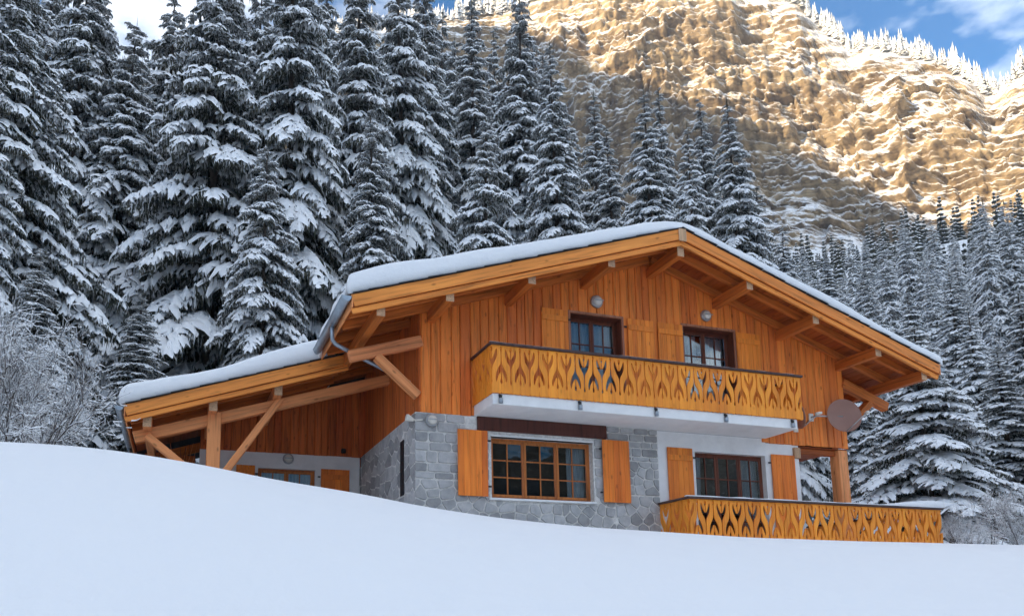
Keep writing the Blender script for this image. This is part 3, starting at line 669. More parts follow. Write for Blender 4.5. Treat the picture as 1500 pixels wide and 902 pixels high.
rail_run((5.79, -.03), (5.79, -1.10), ZT, terrace, (-1, 0), 1)
rail_run((13.16, -1.10), (13.16, 3.2), ZT, terrace, (1, 0), 1)
box('handrail', (5.73, -1.048, -1.80), (5.85, -.03, -1.755), 'rail', terrace, .01); box('handrail', (13.1, -1.048, -1.80), (13.2, 3.2, -1.755), 'rail', terrace, .01)
# --- right corner post and beam end
beam('post', (11.42, .16, Z0-.05), (11.42, .16, -.165), .30, .30, 'beam', chalet, up=(0, 1, 0), b=.012)
box('beam_end', (9.79, -.08, -.47), (9.975, .25, -.20), 'end_grain', chalet, .01)
beam('soffit_beam', (9.99, .18, -.235), (11.26, .18, -.235), .16, .15, 'soffit', chalet)
# --- roof
def slope_pts(x, y, dz, lean=False): return (x, y, Rz(x)+dz-(DROP if lean else 0))
deckV = []; deckF = []
roof = put('roof', bm_mesh(prism([(XL, Rz(XL)-.045), (XR, ZR-.045), (XE, Rz(XE)-.045), (XE, Rz(XE)-.012), (XR, ZR-.012), (XL, Rz(XL)-.012)], -OV+.03, YB+.8), 'roof'), chalet, 'slate')
lean = put('lean_to_roof', bm_mesh(prism([(XL2, Rz(XL2)-DROP-.045), (XL+.6, Rz(XL+.6)-DROP-.045), (XL+.6, Rz(XL+.6)-DROP-.012), (XL2, Rz(XL2)-DROP-.012)], YL+.03, YB+.8), 'lean_to_roof'), chalet, 'slate')
# soffit boards run along the purlins' direction, above the rafters
def soffit_run(x0, x1, y0, y1, drop, parent):
    n = max(1, round(abs(x1-x0)/.19)); st = (x1-x0)/n
    for i in range(n):
        a, b = x0+st*i, x0+st*(i+1); xm = (a+b)/2; sg = 1 if xm < XR else -1
        ang = math.atan(SL)*sg
        T = Matrix.Translation((xm, (y0+y1)/2, Rz(xm)-.072-drop))@Matrix.Rotation(-ang, 4, 'Y')@Matrix.Rotation(R_(-90), 4, 'X')
        put('soffit_board', bevbox('soffit_board', abs(st)/math.cos(ang)-.006, .024, abs(y1-y0), .005), parent, 'soffit', T)
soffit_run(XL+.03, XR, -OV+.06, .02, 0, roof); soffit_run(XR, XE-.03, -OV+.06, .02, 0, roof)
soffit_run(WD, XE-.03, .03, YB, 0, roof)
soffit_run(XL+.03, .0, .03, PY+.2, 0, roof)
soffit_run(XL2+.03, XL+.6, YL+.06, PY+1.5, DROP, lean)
# rafters
def rafter(x0, x1, y, drop, parent, mat='rafter', top=.086, h=.17, w=.10):
    dz = -top-h/2-drop; beam('rafter', (x0, y, Rz(x0)+dz), (x1, y, Rz(x1)+dz), w, h, mat, parent, up=(0, 0, 1), b=.006)
for y in (-.80, -.12):
    rafter(XL+.05, XR-.03, y, 0, roof); rafter(XE-.05, XR+.03, y, 0, roof)
for y in (.75, 1.6, 2.5, 3.4, 4.3): rafter(XL+.05, -.02, y, 0, roof); rafter(XE-.05, WD+.02, y, 0, roof)
for y in (2.75, 3.5, 4.3, 5.05): rafter(XL2+.05, XL+.55, y, DROP, lean)
# purlins
for x in (-1.21, .23, 2.07, 4.01, 5.83, 7.70, 9.58, 11.45, 12.89):
    zt_ = Rz(x)-.265-(.07 if abs(x-XR) < .3 else 0); y1 = .05 if 0 < x < WD else 5.0
    if x < 0: y1 = 2.6
    p = beam('purlin', (x, -1.29, zt_-.125), (x, y1, zt_-.125), .175, .25, 'rafter', roof, b=.012)
    put('purlin_end', bevbox('purlin_end', .172, .246, .012, .004), p, 'end_grain', Matrix.Translation((x, -1.298, zt_-.125))@Matrix.Rotation(R_(90), 4, 'X'))
for x in (-5.54, -4.18, -2.76):
    zt_ = Rz(x)-DROP-.27; p = beam('purlin', (x, 2.10, zt_-.145), (x, PY+1.5, zt_-.145), .18, .29, 'beam', lean, b=.012)
    put('purlin_end', bevbox('purlin_end', .177, .286, .012, .004), p, 'end_grain', Matrix.Translation((x, 2.092, zt_-.145))@Matrix.Rotation(R_(90), 4, 'X'))
# barge boards (two steps) and the slate edge on top
def barge(x0, x1, y, drop, parent):
    up = (0, 0, 1); c = math.cos(math.atan(SL))
    beam('barge_board', (x0, y+.022, Rz(x0)-.125-drop), (x1, y+.022, Rz(x1)-.125-drop), .044, .25*c, 'barge', parent, up=up, b=.006)
    beam('barge_board', (x0, y+.085, Rz(x0)-.318-drop), (x1, y+.085, Rz(x1)-.318-drop), .06, .115*c, 'barge', parent, up=up, b=.006)
    n = int(abs(x1-x0)/.30); st = (x1-x0)/n
    me = bevbox('slate', .325, .30, .018, .003); me.materials.append(M['slate'])
    for i in range(n):
        xm = x0+st*(i+.5); ang = math.atan(SL)*(1 if xm < XR else -1)
        put('slate', me, parent, None, Matrix.Translation((xm, y+.12+rng.uniform(-.012, .008), Rz(xm)+.018-drop+(i % 2)*.009))@Matrix.Rotation(-ang+rng.uniform(-.02, .02)+.03*(1 if xm < XR else -1), 4, 'Y')@Matrix.Rotation(rng.uniform(-.02, .02), 4, 'Z'))
barge(XL, XR, -OV, 0, roof); barge(XE, XR, -OV, 0, roof); barge(XL2, XL+.62, YL, DROP, lean)
put('ridge_cap', bevbox('ridge_cap', .20, .02, .30, .004), roof, 'end_grain', Matrix.Translation((XR, -OV-.012, ZR-.16)))
# eave boards, gutters, downpipes
beam('fascia_board', (XL-.012, -OV, Rz(XL)-.13), (XL-.012, YL+.1, Rz(XL)-.13), .03, .26, 'beam', roof, b=.004)
beam('fascia_board', (XE+.012, -OV, Rz(XE)-.13), (XE+.012, YB+.7, Rz(XE)-.13), .03, .26, 'beam', roof, b=.004)
beam('fascia_board', (XL2-.012, YL, Rz(XL2)-DROP-.13), (XL2-.012, YB, Rz(XL2)-DROP-.13), .03, .24, 'beam', lean, b=.004)
def gutter(x, y0, y1, z, parent, r=.085):
    V = []; F = []; n = 10
    for rr_ in (r, r-.008):
        for yv in (y0, y1):
            for k in range(n+1):
                a = math.pi+math.pi*k/n; V.append((x+rr_*math.cos(a), yv, z+rr_*math.sin(a)*1.15))
    m = n+1
    for k in range(n):
        F.append((k, k+1, m+k+1, m+k)); F.append((2*m+k+1, 2*m+k, 3*m+k, 3*m+k+1)); F.append((k+1, k, 2*m+k, 2*m+k+1)); F.append((m+k, m+k+1, 3*m+k+1, 3*m+k))
    F += [(0, m, 3*m, 2*m), (n, 2*m+n, 3*m+n, m+n)]
    g_ = put('gutter', npmesh('gutter', V, F, True), parent, 'zinc')
    for yv in (y0+.004, y1-.004):
        put('gutter_end', npmesh('gutter_end', [(x+r*math.cos(math.pi+math.pi*k/n), yv, z+1.15*r*math.sin(math.pi+math.pi*k/n)) for k in range(n+1)], [tuple(range(n+1))]), g_, 'zinc')
    put('gutter_lip', tube_mesh('gutter_lip', [(x-r, y0, z), (x-r, y1, z)], .011, 8), g_, 'zinc')
    return g_
gutter(XL-.125, -OV-.02, YL-.05, Rz(XL)-.05, roof, .095); gutter(XE+.12, -OV+.02, YB+.6, Rz(XE)-.07, roof)
gutter(XL2-.125, YL-.02, YB, Rz(XL2)-DROP-.05, lean)
put('downpipe', tube_mesh('downpipe', [(XL-.125, .0, Rz(XL)-.13), (XL-.125, .0, Rz(XL)-.36), (XL-.11, .02, Rz(XL)-.44), (XL-.04, .06, Rz(XL)-.50), (-1.3, .24, Rz(XL)-.66), (-.7, .38, Rz(XL)-.85), (-.1, .5, Rz(XL)-1.05)], .045, 12), roof, 'zinc')
put('downpipe', tube_mesh('downpipe', [(XL2-.125, 6.0, Rz(XL2)-DROP-.12), (XL2-.125, 6.0, -2.2)], .045, 10), lean, 'zinc')
# side brackets carrying the eave purlins
def bracket(side):
    if side < 0: xa, xb = -.0, -1.56
    else: xa, xb = WD, WD+1.45
    y = .03; s = 1 if side < 0 else -1
    za = Rz(xa)-.86 if side < 0 else Rz(xa)-.78; zb_ = za-SL*abs(xb-xa)*(.95 if side < 0 else 1.1)
    beam('bracket_beam', (xa-.02*side, y, za), (xb, y, zb_), .2, .24, 'beam' if side < 0 else 'rafter', chalet, b=.015)
    f = .62
    xm = xa+(xb-xa)*f; zm = za+(zb_-za)*f
    beam('brace', (xa+.05*side, y+.02, za-1.22), (xm, y+.02, zm-.12), .17, .23, 'beam' if side < 0 else 'rafter', chalet, up=(0, 1, 0), b=.012)
bracket(-1); bracket(1)
# porch frame
def PB(x): return .21+(x+4.30)*.317                      # top of the porch beam
beam('porch_beam', (-5.82, 2.60, PB(-5.82)-.12), (-.02, 2.60, PB(-.02)-.12), .2, .25, 'beam', chalet, b=.015)
beam('post', (-4.13, 2.52, -2.6), (-4.13, 2.52, PB(-4.13)+.02), .30, .22, 'beam', chalet, up=(0, 1, 0), b=.015)
beam('brace', (-4.02, 2.50, -1.33), (-2.66, 2.50, PB(-2.7)+.0), .16, .23, 'beam', chalet, up=(0, 1, 0), b=.012)
beam('brace', (-4.28, 2.50, -1.36), (-5.55, 2.50, PB(-5.45)-.2), .16, .23, 'beam', chalet, up=(0, 1, 0), b=.012)
# far end of the porch: open frame with a plank screen
screen = box('plank_screen', (-5.75, 6.62, -2.3), (-4.45, 6.66, .05), 'shaded_cladding', chalet, 0)
for i in range(8): box('plank', (-5.75, 6.575+rng.uniform(-.004, .004), -2.3+i*.26+.004), (-4.45, 6.618, -2.3+(i+1)*.26-.004), 'shaded_cladding', screen, .006)
beam('rear_rafter', (-5.85, 6.0, PB(-5.85)-.02), (-4.3, 6.0, PB(-4.3)-.02), .1, .24, 'rafter', chalet)
# ------------------------------------------------------------------ things fixed to the chalet
def wall_lamp(loc, normal, r, label):
    e_ = empty('wall_lamp', loc, label, 'lamp', 'round bulkhead lamps on the chalet walls')
    q = Vector(normal).to_track_quat('Z', 'Y').to_matrix().to_4x4(); T = Matrix.Translation(loc)@q
    put('base_ring', lathe('base_ring', [(r, 0), (r*1.02, .02), (r*.96, .055), (r*.80, .072), (r*.76, .06)]), e_, 'lamp_metal', T)
    put('glass_dome', lathe('glass_dome', [(r*.75, .05), (r*.72, .085), (r*.6, .112), (r*.38, .13), (r*.1, .137)]), e_, 'cream', T)
    put('guard_bar', bevbox('guard_bar', r*1.7, .022, .012, .003, (0, 0, .142)), e_, 'lamp_metal', T)
wall_lamp((4.33, -.034, 2.97), (0, -1, 0), .155, 'round metal wall lamp above the left upper window')
wall_lamp((7.39, -.034, 2.98), (0, -1, 0), .145, 'round metal wall lamp above the right upper window')
wall_lamp((.22, -.066, -.20), (0, -1, 0), .14, 'round wall lamp on the stone corner')
wall_lamp((-2.10, PY-.002, -.17), (0, -1, 0), .145, 'round wall lamp on the white porch wall')
e_ = empty('spotlight', (-.16, .02, -.22), 'small cream floodlight at the stone corner below the cladding', 'lamp')
put('housing', tube_mesh('housing', [(-.33, -.02, -.16), (-.30, -.02, -.165), (-.20, 0, -.19), (-.16, .01, -.20)], [.075, .08, .05, .035], 14), e_, 'cream')
put('mount', tube_mesh('mount', [(-.19, 0, -.19), (-.12, -.04, -.21), (.02, -.085, -.2)], .022, 8), e_, 'cream')
def satellite_dish(center, normal, r, wall_pt, label, full=True):
    e_ = empty('satellite_dish', wall_pt, label, 'satellite dish'); n_ = Vector(normal).normalized()
    T = Matrix.Translation(center)@n_.to_track_quat('Z', 'Y').to_matrix().to_4x4()
    prof = [(.001, -.075*r/.43)]+[(r*k, (-.075+.075*k*k)*r/.43) for k in (.2, .4, .6, .8, .95)]+[(r, .0), (r*1.015, .006), (r, -.012)]+[(r*k, (-.09+.075*k*k)*r/.43) for k in (.8, .5, .2, .002)]
    d_ = put('reflector', lathe('reflector', prof, 40), e_, 'dish', T); d_.data.polygons.foreach_set('use_smooth', [True]*len(d_.data.polygons))
    c = Vector(center); wp = Vector(wall_pt)
    put('mast', tube_mesh('mast', [wp, wp+Vector((0, -.18, .0)), c-n_*.09], .024, 10), e_, 'lamp_metal')
    put('wall_plate', bevbox('wall_plate', .14, .03, .2, .005), e_, 'cream', Matrix.Translation(wp+Vector((0, -.02, 0))))
    dn = T.to_3x3()@Vector((0, -1, 0)); rt = Vector((.72, -.69, 0)); f = c+rt*r*1.02+n_*.14+dn*r*.05
    put('feed_arm', tube_mesh('feed_arm', [c+dn*r*.98, f], .014, 8), e_, 'lamp_metal')
    put('receiver', tube_mesh('receiver', [f+n_*.06, f, f-n_*.10], [.03, .04, .035], 12), e_, 'cream')
satellite_dish((11.04, -.50, .61), (-.32, -1, .10), .43, (10.42, -.03, .62), 'large brown satellite dish on the wall near the right corner')
satellite_dish((9.72, -.36, .55), (1.0, -.35, .22), .34, (9.9, -.03, .3), 'brown satellite dish half hidden behind the balcony end')
# thin cable between the dishes
cb = [(9.86, -.06, .30), (10.05, -.04, .33), (10.25, -.038, .46), (10.42, -.045, .60)]
put('cable', tube_mesh('cable', cb, .008, 6), label='thin dark cable running along the planks between the two dishes', cat='cable', mat='iron')
# brushwood leaning in the porch corner
e_ = empty('brushwood_bundle', (-4.9, 4.2, -2.0), 'bundle of bare brushwood leaning in the dark porch corner', 'brushwood')
for k in range(34):
    x = -4.95+rng.uniform(-.35, .35); y = 4.2+rng.uniform(-.25, .25); L = rng.uniform(1.2, 1.95); lx, ly = rng.uniform(-.22, .22), rng.uniform(-.15, .15)
    put('stick', tube_mesh('stick', [(x, y, -2.05), (x+lx*.5, y+ly*.4, -2.05+L*.55), (x+lx*1.3, y+ly, -2.05+L)], [.014, .010, .004], 5), e_, 'twig' if k % 3 else 'beam')

# ------------------------------------------------------------------ snow on the roofs and rails
def roof_snow():
    x0, x1, y0, y1 = XL-.10, XE+.14, -OV+.0, YB+.9; lx0, ly0 = XL2-.14, YL+.0
    def lines(a, b, marks, fine=.035, coarse=.3):
        s = set(np.round(np.arange(a, b+1e-6, coarse), 3))
        for m in marks:
            for k in range(-12, 13):
                q = m+k*fine
                if a-1e-6 <= q <= b+1e-6: s.add(round(q, 3))
        s |= {round(a, 3), round(b, 3)}; s = sorted(s); o = [s[0]]
        for q in s[1:]:
            if q-o[-1] > .012: o.append(q)
        return np.array(o)
    gx_ = lines(lx0, x1, [lx0, x0, x1, XR]); gy_ = lines(y0, y1, [y0, ly0, y1])
    gx_[np.argmin(abs(gx_-x0))] = x0; gy_[np.argmin(abs(gy_-ly0))] = ly0
    PX, PY_ = np.meshgrid(gx_, gy_, indexing='ij')
    inside = ((PX >= x0-1e-6) | (PY_ >= ly0-1e-6))
    # distance to the outline of the L-shaped footprint
    d = np.minimum.reduce([x1-PX, y1-PY_, PX-lx0, PY_-y0])
    in_lean = PX < x0
    d = np.minimum(d, np.where(in_lean, PY_-ly0, 9)); d = np.minimum(d, np.where((PY_ < ly0), PX-x0, 9))
    corner = np.hypot(np.maximum(PX-x0, 0), np.maximum(PY_-ly0, 0)*1.0); both = (PX >= x0) & (PY_ >= ly0); d = np.where(both, np.minimum(d, corner+0), d)
    d = np.maximum(d, 0)
    T = np.interp(PX, [lx0, -1, 4, XR, 8, x1], [.46, .48, .44, .36, .35, .33])
    T = T*(1+.30*(fbm(np.stack([PX*.5, PY_*.5], -1), 3, 131)-.5)*2)+.05*(fbm(np.stack([PX*1.7, PY_*1.7], -1), 3, 133)-.5)
    r = .26; k = np.clip(d/r, 0, 1); th = T*(.42+.58*np.sqrt(1-(1-k)**2))
    ridge = np.sqrt((PX-XR)**2+.16)-.06
    drop = DROP*np.where(PX < x0, 1.0, np.clip(1-(PX-x0)/1.4, 0, 1))*sstep(PY_, ly0-.3, ly0+.02)*np.where(PX < x0+1.4, 1, 0)
    drop = np.where(PX < x0, DROP, drop)
    base = ZR-SL*np.abs(PX-XR)+.034-drop
    top = ZR-SL*ridge+.01-drop+th
    bump_ = .16*np.exp(-((PX-1.2)/1.0)**2-((PY_-6.8)/1.2)**2); top = top+bump_
    wob = (fbm(np.stack([PX*1.1, PY_*.3], -1), 3, 135)-.5)*.09*np.exp(-d/.3); wox = (fbm(np.stack([PX*.3, PY_*1.1], -1), 3, 137)-.5)*.14*np.exp(-d/.3)
    n_, m_ = PX.shape; V = np.concatenate([np.stack([PX+wox, PY_+wob, top], -1).reshape(-1, 3), np.stack([PX, PY_, base], -1).reshape(-1, 3)])
    I = np.arange(n_*m_).reshape(n_, m_); ok = inside[:-1, :-1] & inside[1:, :-1] & inside[:-1, 1:] & inside[1:, 1:]
    F = []; off = n_*m_
    for i in range(n_-1):
        for j in range(m_-1):
            if not ok[i, j]: continue
            a, b, c, e = I[i, j], I[i+1, j], I[i+1, j+1], I[i, j+1]; F.append((a, b, c, e)); F.append((e+off, c+off, b+off, a+off))
            if j == 0 or not ok[i, j-1]: F.append((a+off, b+off, b, a))
            if j == m_-2 or not ok[i, j+1]: F.append((c+off, e+off, e, c))
            if i == 0 or not ok[i-1, j]: F.append((e+off, a+off, a, e))
            if i == n_-2 or not ok[i+1, j]: F.append((b+off, c+off, c, b))
    me = npmesh('roof_snow', V, np.array(F), True, ['snow'])
    bm = bmesh.new(); bm.from_mesh(me); bmesh.ops.delete(bm, geom=[v for v in bm.verts if not v.link_faces], context='VERTS'); bm.to_mesh(me); bm.free()
    return me
put('roof_snow', roof_snow(), kind='stuff', label='thick smooth blanket of snow on the chalet roof', cat='snow')
def snow_strip(path, wd, hts, name, label):
    V = []; F = []; prof = [(-.5, 0), (-.54, .35), (-.42, .8), (-.15, 1.0), (.15, 1.0), (.42, .8), (.54, .35), (.5, 0)]; m = len(prof)
    for (x, y, z), h in zip(path, hts):
        for u, t in prof: V.append((x, y+u*wd, z+t*h))
    for i in range(len(path)-1):
        for k in range(m-1): F.append((i*m+k, (i+1)*m+k, (i+1)*m+k+1, i*m+k+1))
    F += [tuple(range(m)), tuple(range((len(path)-1)*m+m-1, (len(path)-1)*m-1, -1))]
    me = npmesh(name, V, F, True); bm = bmesh.new(); bm.from_mesh(me); bmesh.ops.recalc_face_normals(bm, faces=bm.faces[:]); bm.to_mesh(me); bm.free()
    put(name, me, None, 'snow', kind='stuff', label=label, cat='snow')
xs = np.linspace(5.74, 13.24, 60); hs_ = .018+.02*vnoise(xs[:, None]*2.5, 3)+.14*sstep(xs, 11.0, 13.0)
snow_strip([(x, -1.12, -1.752) for x in xs], .13, hs_, 'rail_snow', 'strip of snow along the terrace handrail, thick at its right end')
xs = np.linspace(1.15, 9.14, 60); hs_ = .006+.012*vnoise(xs[:, None]*2.5, 5)
snow_strip([(x, -1.125, 1.287) for x in xs], .05, hs_, 'balcony_rail_snow', 'thin frost line along the balcony handrail')

# ------------------------------------------------------------------ spruces
nrng = np.random.default_rng(11)
def make_bough(L=2.6, n=14, snow=.85, r=nrng):
    """one arching spruce bough along +x: hanging needle fingers below, loaves of snow on top"""
    fv, ff, sv, sf = [], [], [], []
    a, b = r.uniform(.24, .40), r.uniform(.68, .95); sway = r.uniform(-.14, .14)
    def sp(s): return np.array([L*s, L*sway*s*s, L*(a*s-b*s*s+.06*s**4)])
    def loaf(P, wd, ht):
        k = len(sv); m = len(P)
        for i, p in enumerate(P):
            d = P[min(i+1, m-1)]-P[max(i-1, 0)]; sd_ = np.array([-d[1], d[0], 0]); sd_ /= max(np.linalg.norm(sd_), 1e-6)
            t = i/(m-1); w_ = wd*(1-.7*t**2.2)*r.uniform(.75, 1.25); h_ = ht*(1-.55*t)*r.uniform(.7, 1.3)
            sv.extend([p-sd_*w_-[0, 0, 1.1*h_], p+[0, 0, h_], p+sd_*w_-[0, 0, 1.1*h_]])
        for i in range(m-1):
            q = k+3*i; sf.extend([(q, q+3, q+4), (q, q+4, q+1), (q+1, q+4, q+5), (q+1, q+5, q+2)])
    def fringe(P, dep):
        m = len(P)
        for i in range(m-1):
            for q in range(3):
                t0, t1 = q*.333, q*.333+.36; p0 = P[i]*(1-t0)+P[i+1]*t0; p1 = P[i]*(1-t1)+P[i+1]*t1
                k = len(fv); j = r.normal(0, .06, 3); j[2] = 0; tip = (p0+p1)/2+j-[0, 0, dep*r.uniform(.5, 1.7)]
                fv.extend([p0, p1, tip]); ff.append((k, k+1, k+2))
                if r.random() < .9*snow:               # rime clinging to the hanging fingers
                    k = len(sv); o = r.normal(0, .035, 3); g_ = r.uniform(.35, .85)
                    sv.extend([p0*.95+p1*.05+o+[0, 0, .03], p0*.15+p1*.85+o+[0, 0, .03], p0*.5*(1-g_)+p1*.5*(1-g_)+tip*g_+o]); sf.append((k, k+1, k+2))
    def ribbon(P, wd):
        k = len(fv); d = P[-1]-P[0]; sd_ = np.array([-d[1], d[0], 0]); sd_ /= max(np.linalg.norm(sd_), 1e-6)
        mid = P[len(P)//2]; fv.extend([P[0], mid-sd_*wd-[0, 0, .07], P[-1], mid+sd_*wd-[0, 0, .07]]); ff.extend([(k, k+1, k+2), (k, k+2, k+3)])
    S = [sp(s) for s in np.linspace(.1, 1, 8)]
    fringe(S, .26); loaf(S[1:], .14, .12)
    for s in np.linspace(.12, .97, n):
        for side in (-1, 1):
            l = L*(.38*(1-s)**.6*min(1, s/.25)**.5+.05)*r.uniform(.65, 1.25); ph = math.radians(r.uniform(34, 70)); dr = l*r.uniform(.35, .85)
            d = np.array([math.cos(ph), side*math.sin(ph), 0]); B0 = sp(s+r.uniform(-.03, .03))
            P = [B0+d*l*t+[0, 0, .10*math.sin(math.pi*t)*l-dr*t*t] for t in (0, .36, .7, 1)]
            fringe(P, .26*r.uniform(.6, 1.5)); ribbon(P, .07)
            if r.random() < snow:
                loaf(P[r.integers(0, 2):], r.uniform(.085, .16), r.uniform(.07, .14))
    for _ in range(int(19*snow)):                       # lumps of snow on the crown of the arch
        c = sp(r.uniform(.25, .9))+[0, r.normal(0, .18), 0]; q = r.uniform(.10, .22)
        loaf([c+[-q, 0, -.02], c+[0, r.normal(0, .04), .04], c+[q, 0, -.05]], r.uniform(.10, .2), r.uniform(.08, .14))
    return np.array(fv), np.array(ff), np.array(sv), np.array(sf)
BOUGH = [make_bough(snow=s) for s in (1, 1, .97, .95, .92, .9, .88, .85)]
BOUGH_L = [make_bough(n=5, snow=.8) for _ in range(6)]
def tree_mesh(H, Lmax, seed, gap=.42, per=6, low=.04, power=.85, lib=BOUGH, thin=0.0, droop=1.0):
    r = np.random.default_rng(seed); fv, ff, sv, sf = [], [], [], []; kf = ks = 0; z = H*low; whorl = 0
    while z < H-.15:
        t = z/H; L = Lmax*(1-t)**power*(1 if t > .12 else .75+2*t)+.22; cnt = per if t < .85 else 5; a0 = r.uniform(0, 6.28)
        for k in range(cnt):
            if r.random() < thin*(1-t): continue
            V1, F1, V2, F2 = lib[r.integers(0, len(lib))]; l = L*r.uniform(.68, 1.18)/2.6
            ang = a0+k*6.283/cnt+r.uniform(-.35, .35); up = (.05+.75*max(0, t-.55)-.28*(1-t)*droop)+r.uniform(-.14, .14); zz_ = z+r.uniform(-.25, .25)*gap/.42
            ca, sa = math.cos(ang), math.sin(ang); zs = (l*.55+.45*min(l, 1.0)); ws = l*.75+.25*min(1.0, l*1.6)
            for Vv, Fv, acc, fac, isf in ((V1, F1, fv, ff, 1), (V2, F2, sv, sf, 0)):
                x = Vv[:, 0]*l; y = Vv[:, 1]*ws; h = Vv[:, 2]*zs+x*up
                acc.append(np.stack([x*ca-y*sa, x*sa+y*ca, zz_+h], -1))
                if isf: fac.append(Fv+kf); kf += len(Vv)
                else: fac.append(Fv+ks); ks += len(Vv)
        z += gap*(1.15-.5*t)*r.uniform(.8, 1.2); whorl += 1
    # leader
    P = np.array([[0, 0, H-.6], [.05, 0, H-.3], [-.03, .03, H-.3], [0, 0, H+.35]]); fv.append(P); ff.append(np.array([[0, 1, 3], [1, 2, 3], [2, 0, 3]])+kf)
    f = npmesh('crown', np.vstack(fv), np.vstack(ff), False, ['needles']); s = npmesh('snow_load', np.vstack(sv), np.vstack(sf), True, ['tree_snow'])
    n = 9; rs_ = [H*.0125, H*.010, H*.006, H*.0012]; hs = [-1.2, H*.1, H*.5, H*.98]
    tr = tube_mesh('trunk', [(0, 0, h) for h in hs], rs_, n); tr.materials.append(M['bark'])
    return f, s, tr
SPEC = [dict(H=24, Lmax=4.3, seed=1, gap=.64), dict(H=24, Lmax=3.7, seed=2, gap=.66, thin=.10), dict(H=24, Lmax=3.3, seed=3, gap=.55, droop=1.3), dict(H=24, Lmax=4.9, seed=4, gap=.70, droop=1.2), dict(H=24, Lmax=2.9, seed=5, gap=.56, thin=.08), dict(H=24, Lmax=3.7, seed=6, gap=.80, thin=.25, power=.7)]
SPR = [tree_mesh(**s) for s in SPEC]
def ground_z(x, y): return float(G(x, y))
def spot(px, r, py=400):
    az, _ = azel(px, py); return CAM[0]+r*math.sin(R_(az)), CAM[1]+r*math.cos(R_(az))
def spruce(px, top, r, kind, label, wide=1.0, group='snowy spruces standing behind the chalet', py=250):
    x, y = spot(px, r, max(top, 0)*.5+py*.5); z = ground_z(x, y)
    az, el = azel(px, top); H = CAM[2]+r*math.tan(R_(el))-z
    s = H/24.2; e_ = empty('spruce_tree', (x, y, z), label, 'tree', group)
    T = Matrix.Translation((x, y, z-.05))@Matrix.Rotation(rng.uniform(0, 6.28), 4, 'Z')@Matrix.Rotation(rng.uniform(-.03, .03), 4, 'X')@Matrix.Diagonal((wide*min(1.25, .35+.65*s)*rng.uniform(.88, 1.14), wide*min(1.25, .35+.65*s)*rng.uniform(.88, 1.14), s, 1))
    f, sn, tr = SPR[kind]
    put('trunk', tr, e_, None, T); c = put('crown', f, e_, None, T); put('snow_load', sn, c, None, T)
    return H
NEAR = [
 (22, -110, 27, 3, 'broad snow-laden spruce at the far left edge of the picture', 1.1),
 (-70, -60, 25, 0, 'snow-laden spruce cut off by the left picture edge', 1.0),
 (112, -140, 37, 1, 'tall dark spruce just right of the broad one at the left edge', 1.0),
 (70, 365, 23, 4, 'small snowy spruce behind the bare bushes at lower left', 1.0),
 (172, 10, 36, 0, 'spruce with long drooping white boughs left of the lean-to roof', 1.1),
 (250, -8, 40, 5, 'thin-topped spruce standing against the pale cloud at upper left', 1.0),
 (322, -130, 33, 3, 'wide heavily snowed spruce above the lean-to roof', 1.05),
 (215, 430, 26, 4, 'young snowy spruce just above the left end of the lean-to', 1.1),
 (432, -160, 33, 0, 'tall spruce with its bare trunk showing above the gutter corner', 1.0),
 (392, 200, 29, 3, 'lower snowy spruce above the middle of the lean-to roof', .9),
 (512, -120, 37, 1, 'tall dense spruce above the left corner of the main roof', 1.0),
 (560, 150, 31, 2, 'shorter whitened spruce above the left half of the roof', 1.05),
 (604, -90, 41, 0, 'tall dark spruce behind the shorter whitened one above the left roof', .9),
 (640, -70, 45, 4, 'slim dark spruce left of the blue sky gap', 1.0),
 (690, -22, 46, 4, 'slim spruce beside the blue sky gap at top centre', 1.0),
 (752, -30, 43, 2, 'tall dark spruce right of the blue sky gap at top centre', 1.05),
 (700, 168, 30, 3, 'short broad white spruce above the middle of the left roof slope', .85),
 (815, 42, 36, 2, 'pointed snowy spruce rising in front of the cliff left of the ridge', 1.05),
 (866, 138, 46, 4, 'slender spruce between the pointed one and the pair left of the ridge', 1.0),
 (902, 178, 43, 4, 'small slender spruce just left of the pair above the ridge', .9),
 (948, 126, 38, 2, 'dark-topped spruce left of the roof ridge', .95),
 (968, 130, 40.5, 4, 'thin spruce leaning close behind the dark-topped one by the ridge', .8),
 (1003, 182, 35, 2, 'snow-covered spruce directly above the roof ridge', .85),
 (1034, 138, 41, 4, 'narrow spruce behind the roof ridge, left of the rightmost pair', .95),
 (1074, 136, 37, 2, 'rightmost tall spruce above the ridge, against the lower cliff', 1.0),
 (1108, 268, 38, 4, 'low snowy spruce at the right foot of the trees above the ridge', .9),
 (1322, 468, 33, 3, 'large white-laden spruce right behind the terrace post', 1.1),
 (1236, 520, 37, 2, 'snowy spruce seen between the white wall and the terrace post', 1.0),
 (1482, 418, 40, 0, 'tall snowy spruce at the right picture edge', 1.0),
 (1408, 448, 50, 1, 'dark snowy spruce between the terrace spruce and the right edge', 1.0),
 (1380, 392, 62, 2, 'slender spruce above the right end of the roof', 1.0),
 (1442, 505, 38, 4, 'smaller spruce left of the one at the right picture edge', 1.1),
 (1318, 425, 72, 0, 'spruce top showing above the right roof slope near its end', 1.0),
 (1255, 388, 86, 2, 'pale spruce top above the middle of the right roof slope', 1.0),
 (1206, 372, 92, 4, 'small spruce top above the right roof slope, left of the pale one', 1.2),
 (1545, 380, 36, 1, 'snowy spruce cut off by the right picture edge', 1.0),
]
for a in NEAR: spruce(*a[:5], wide=a[5])
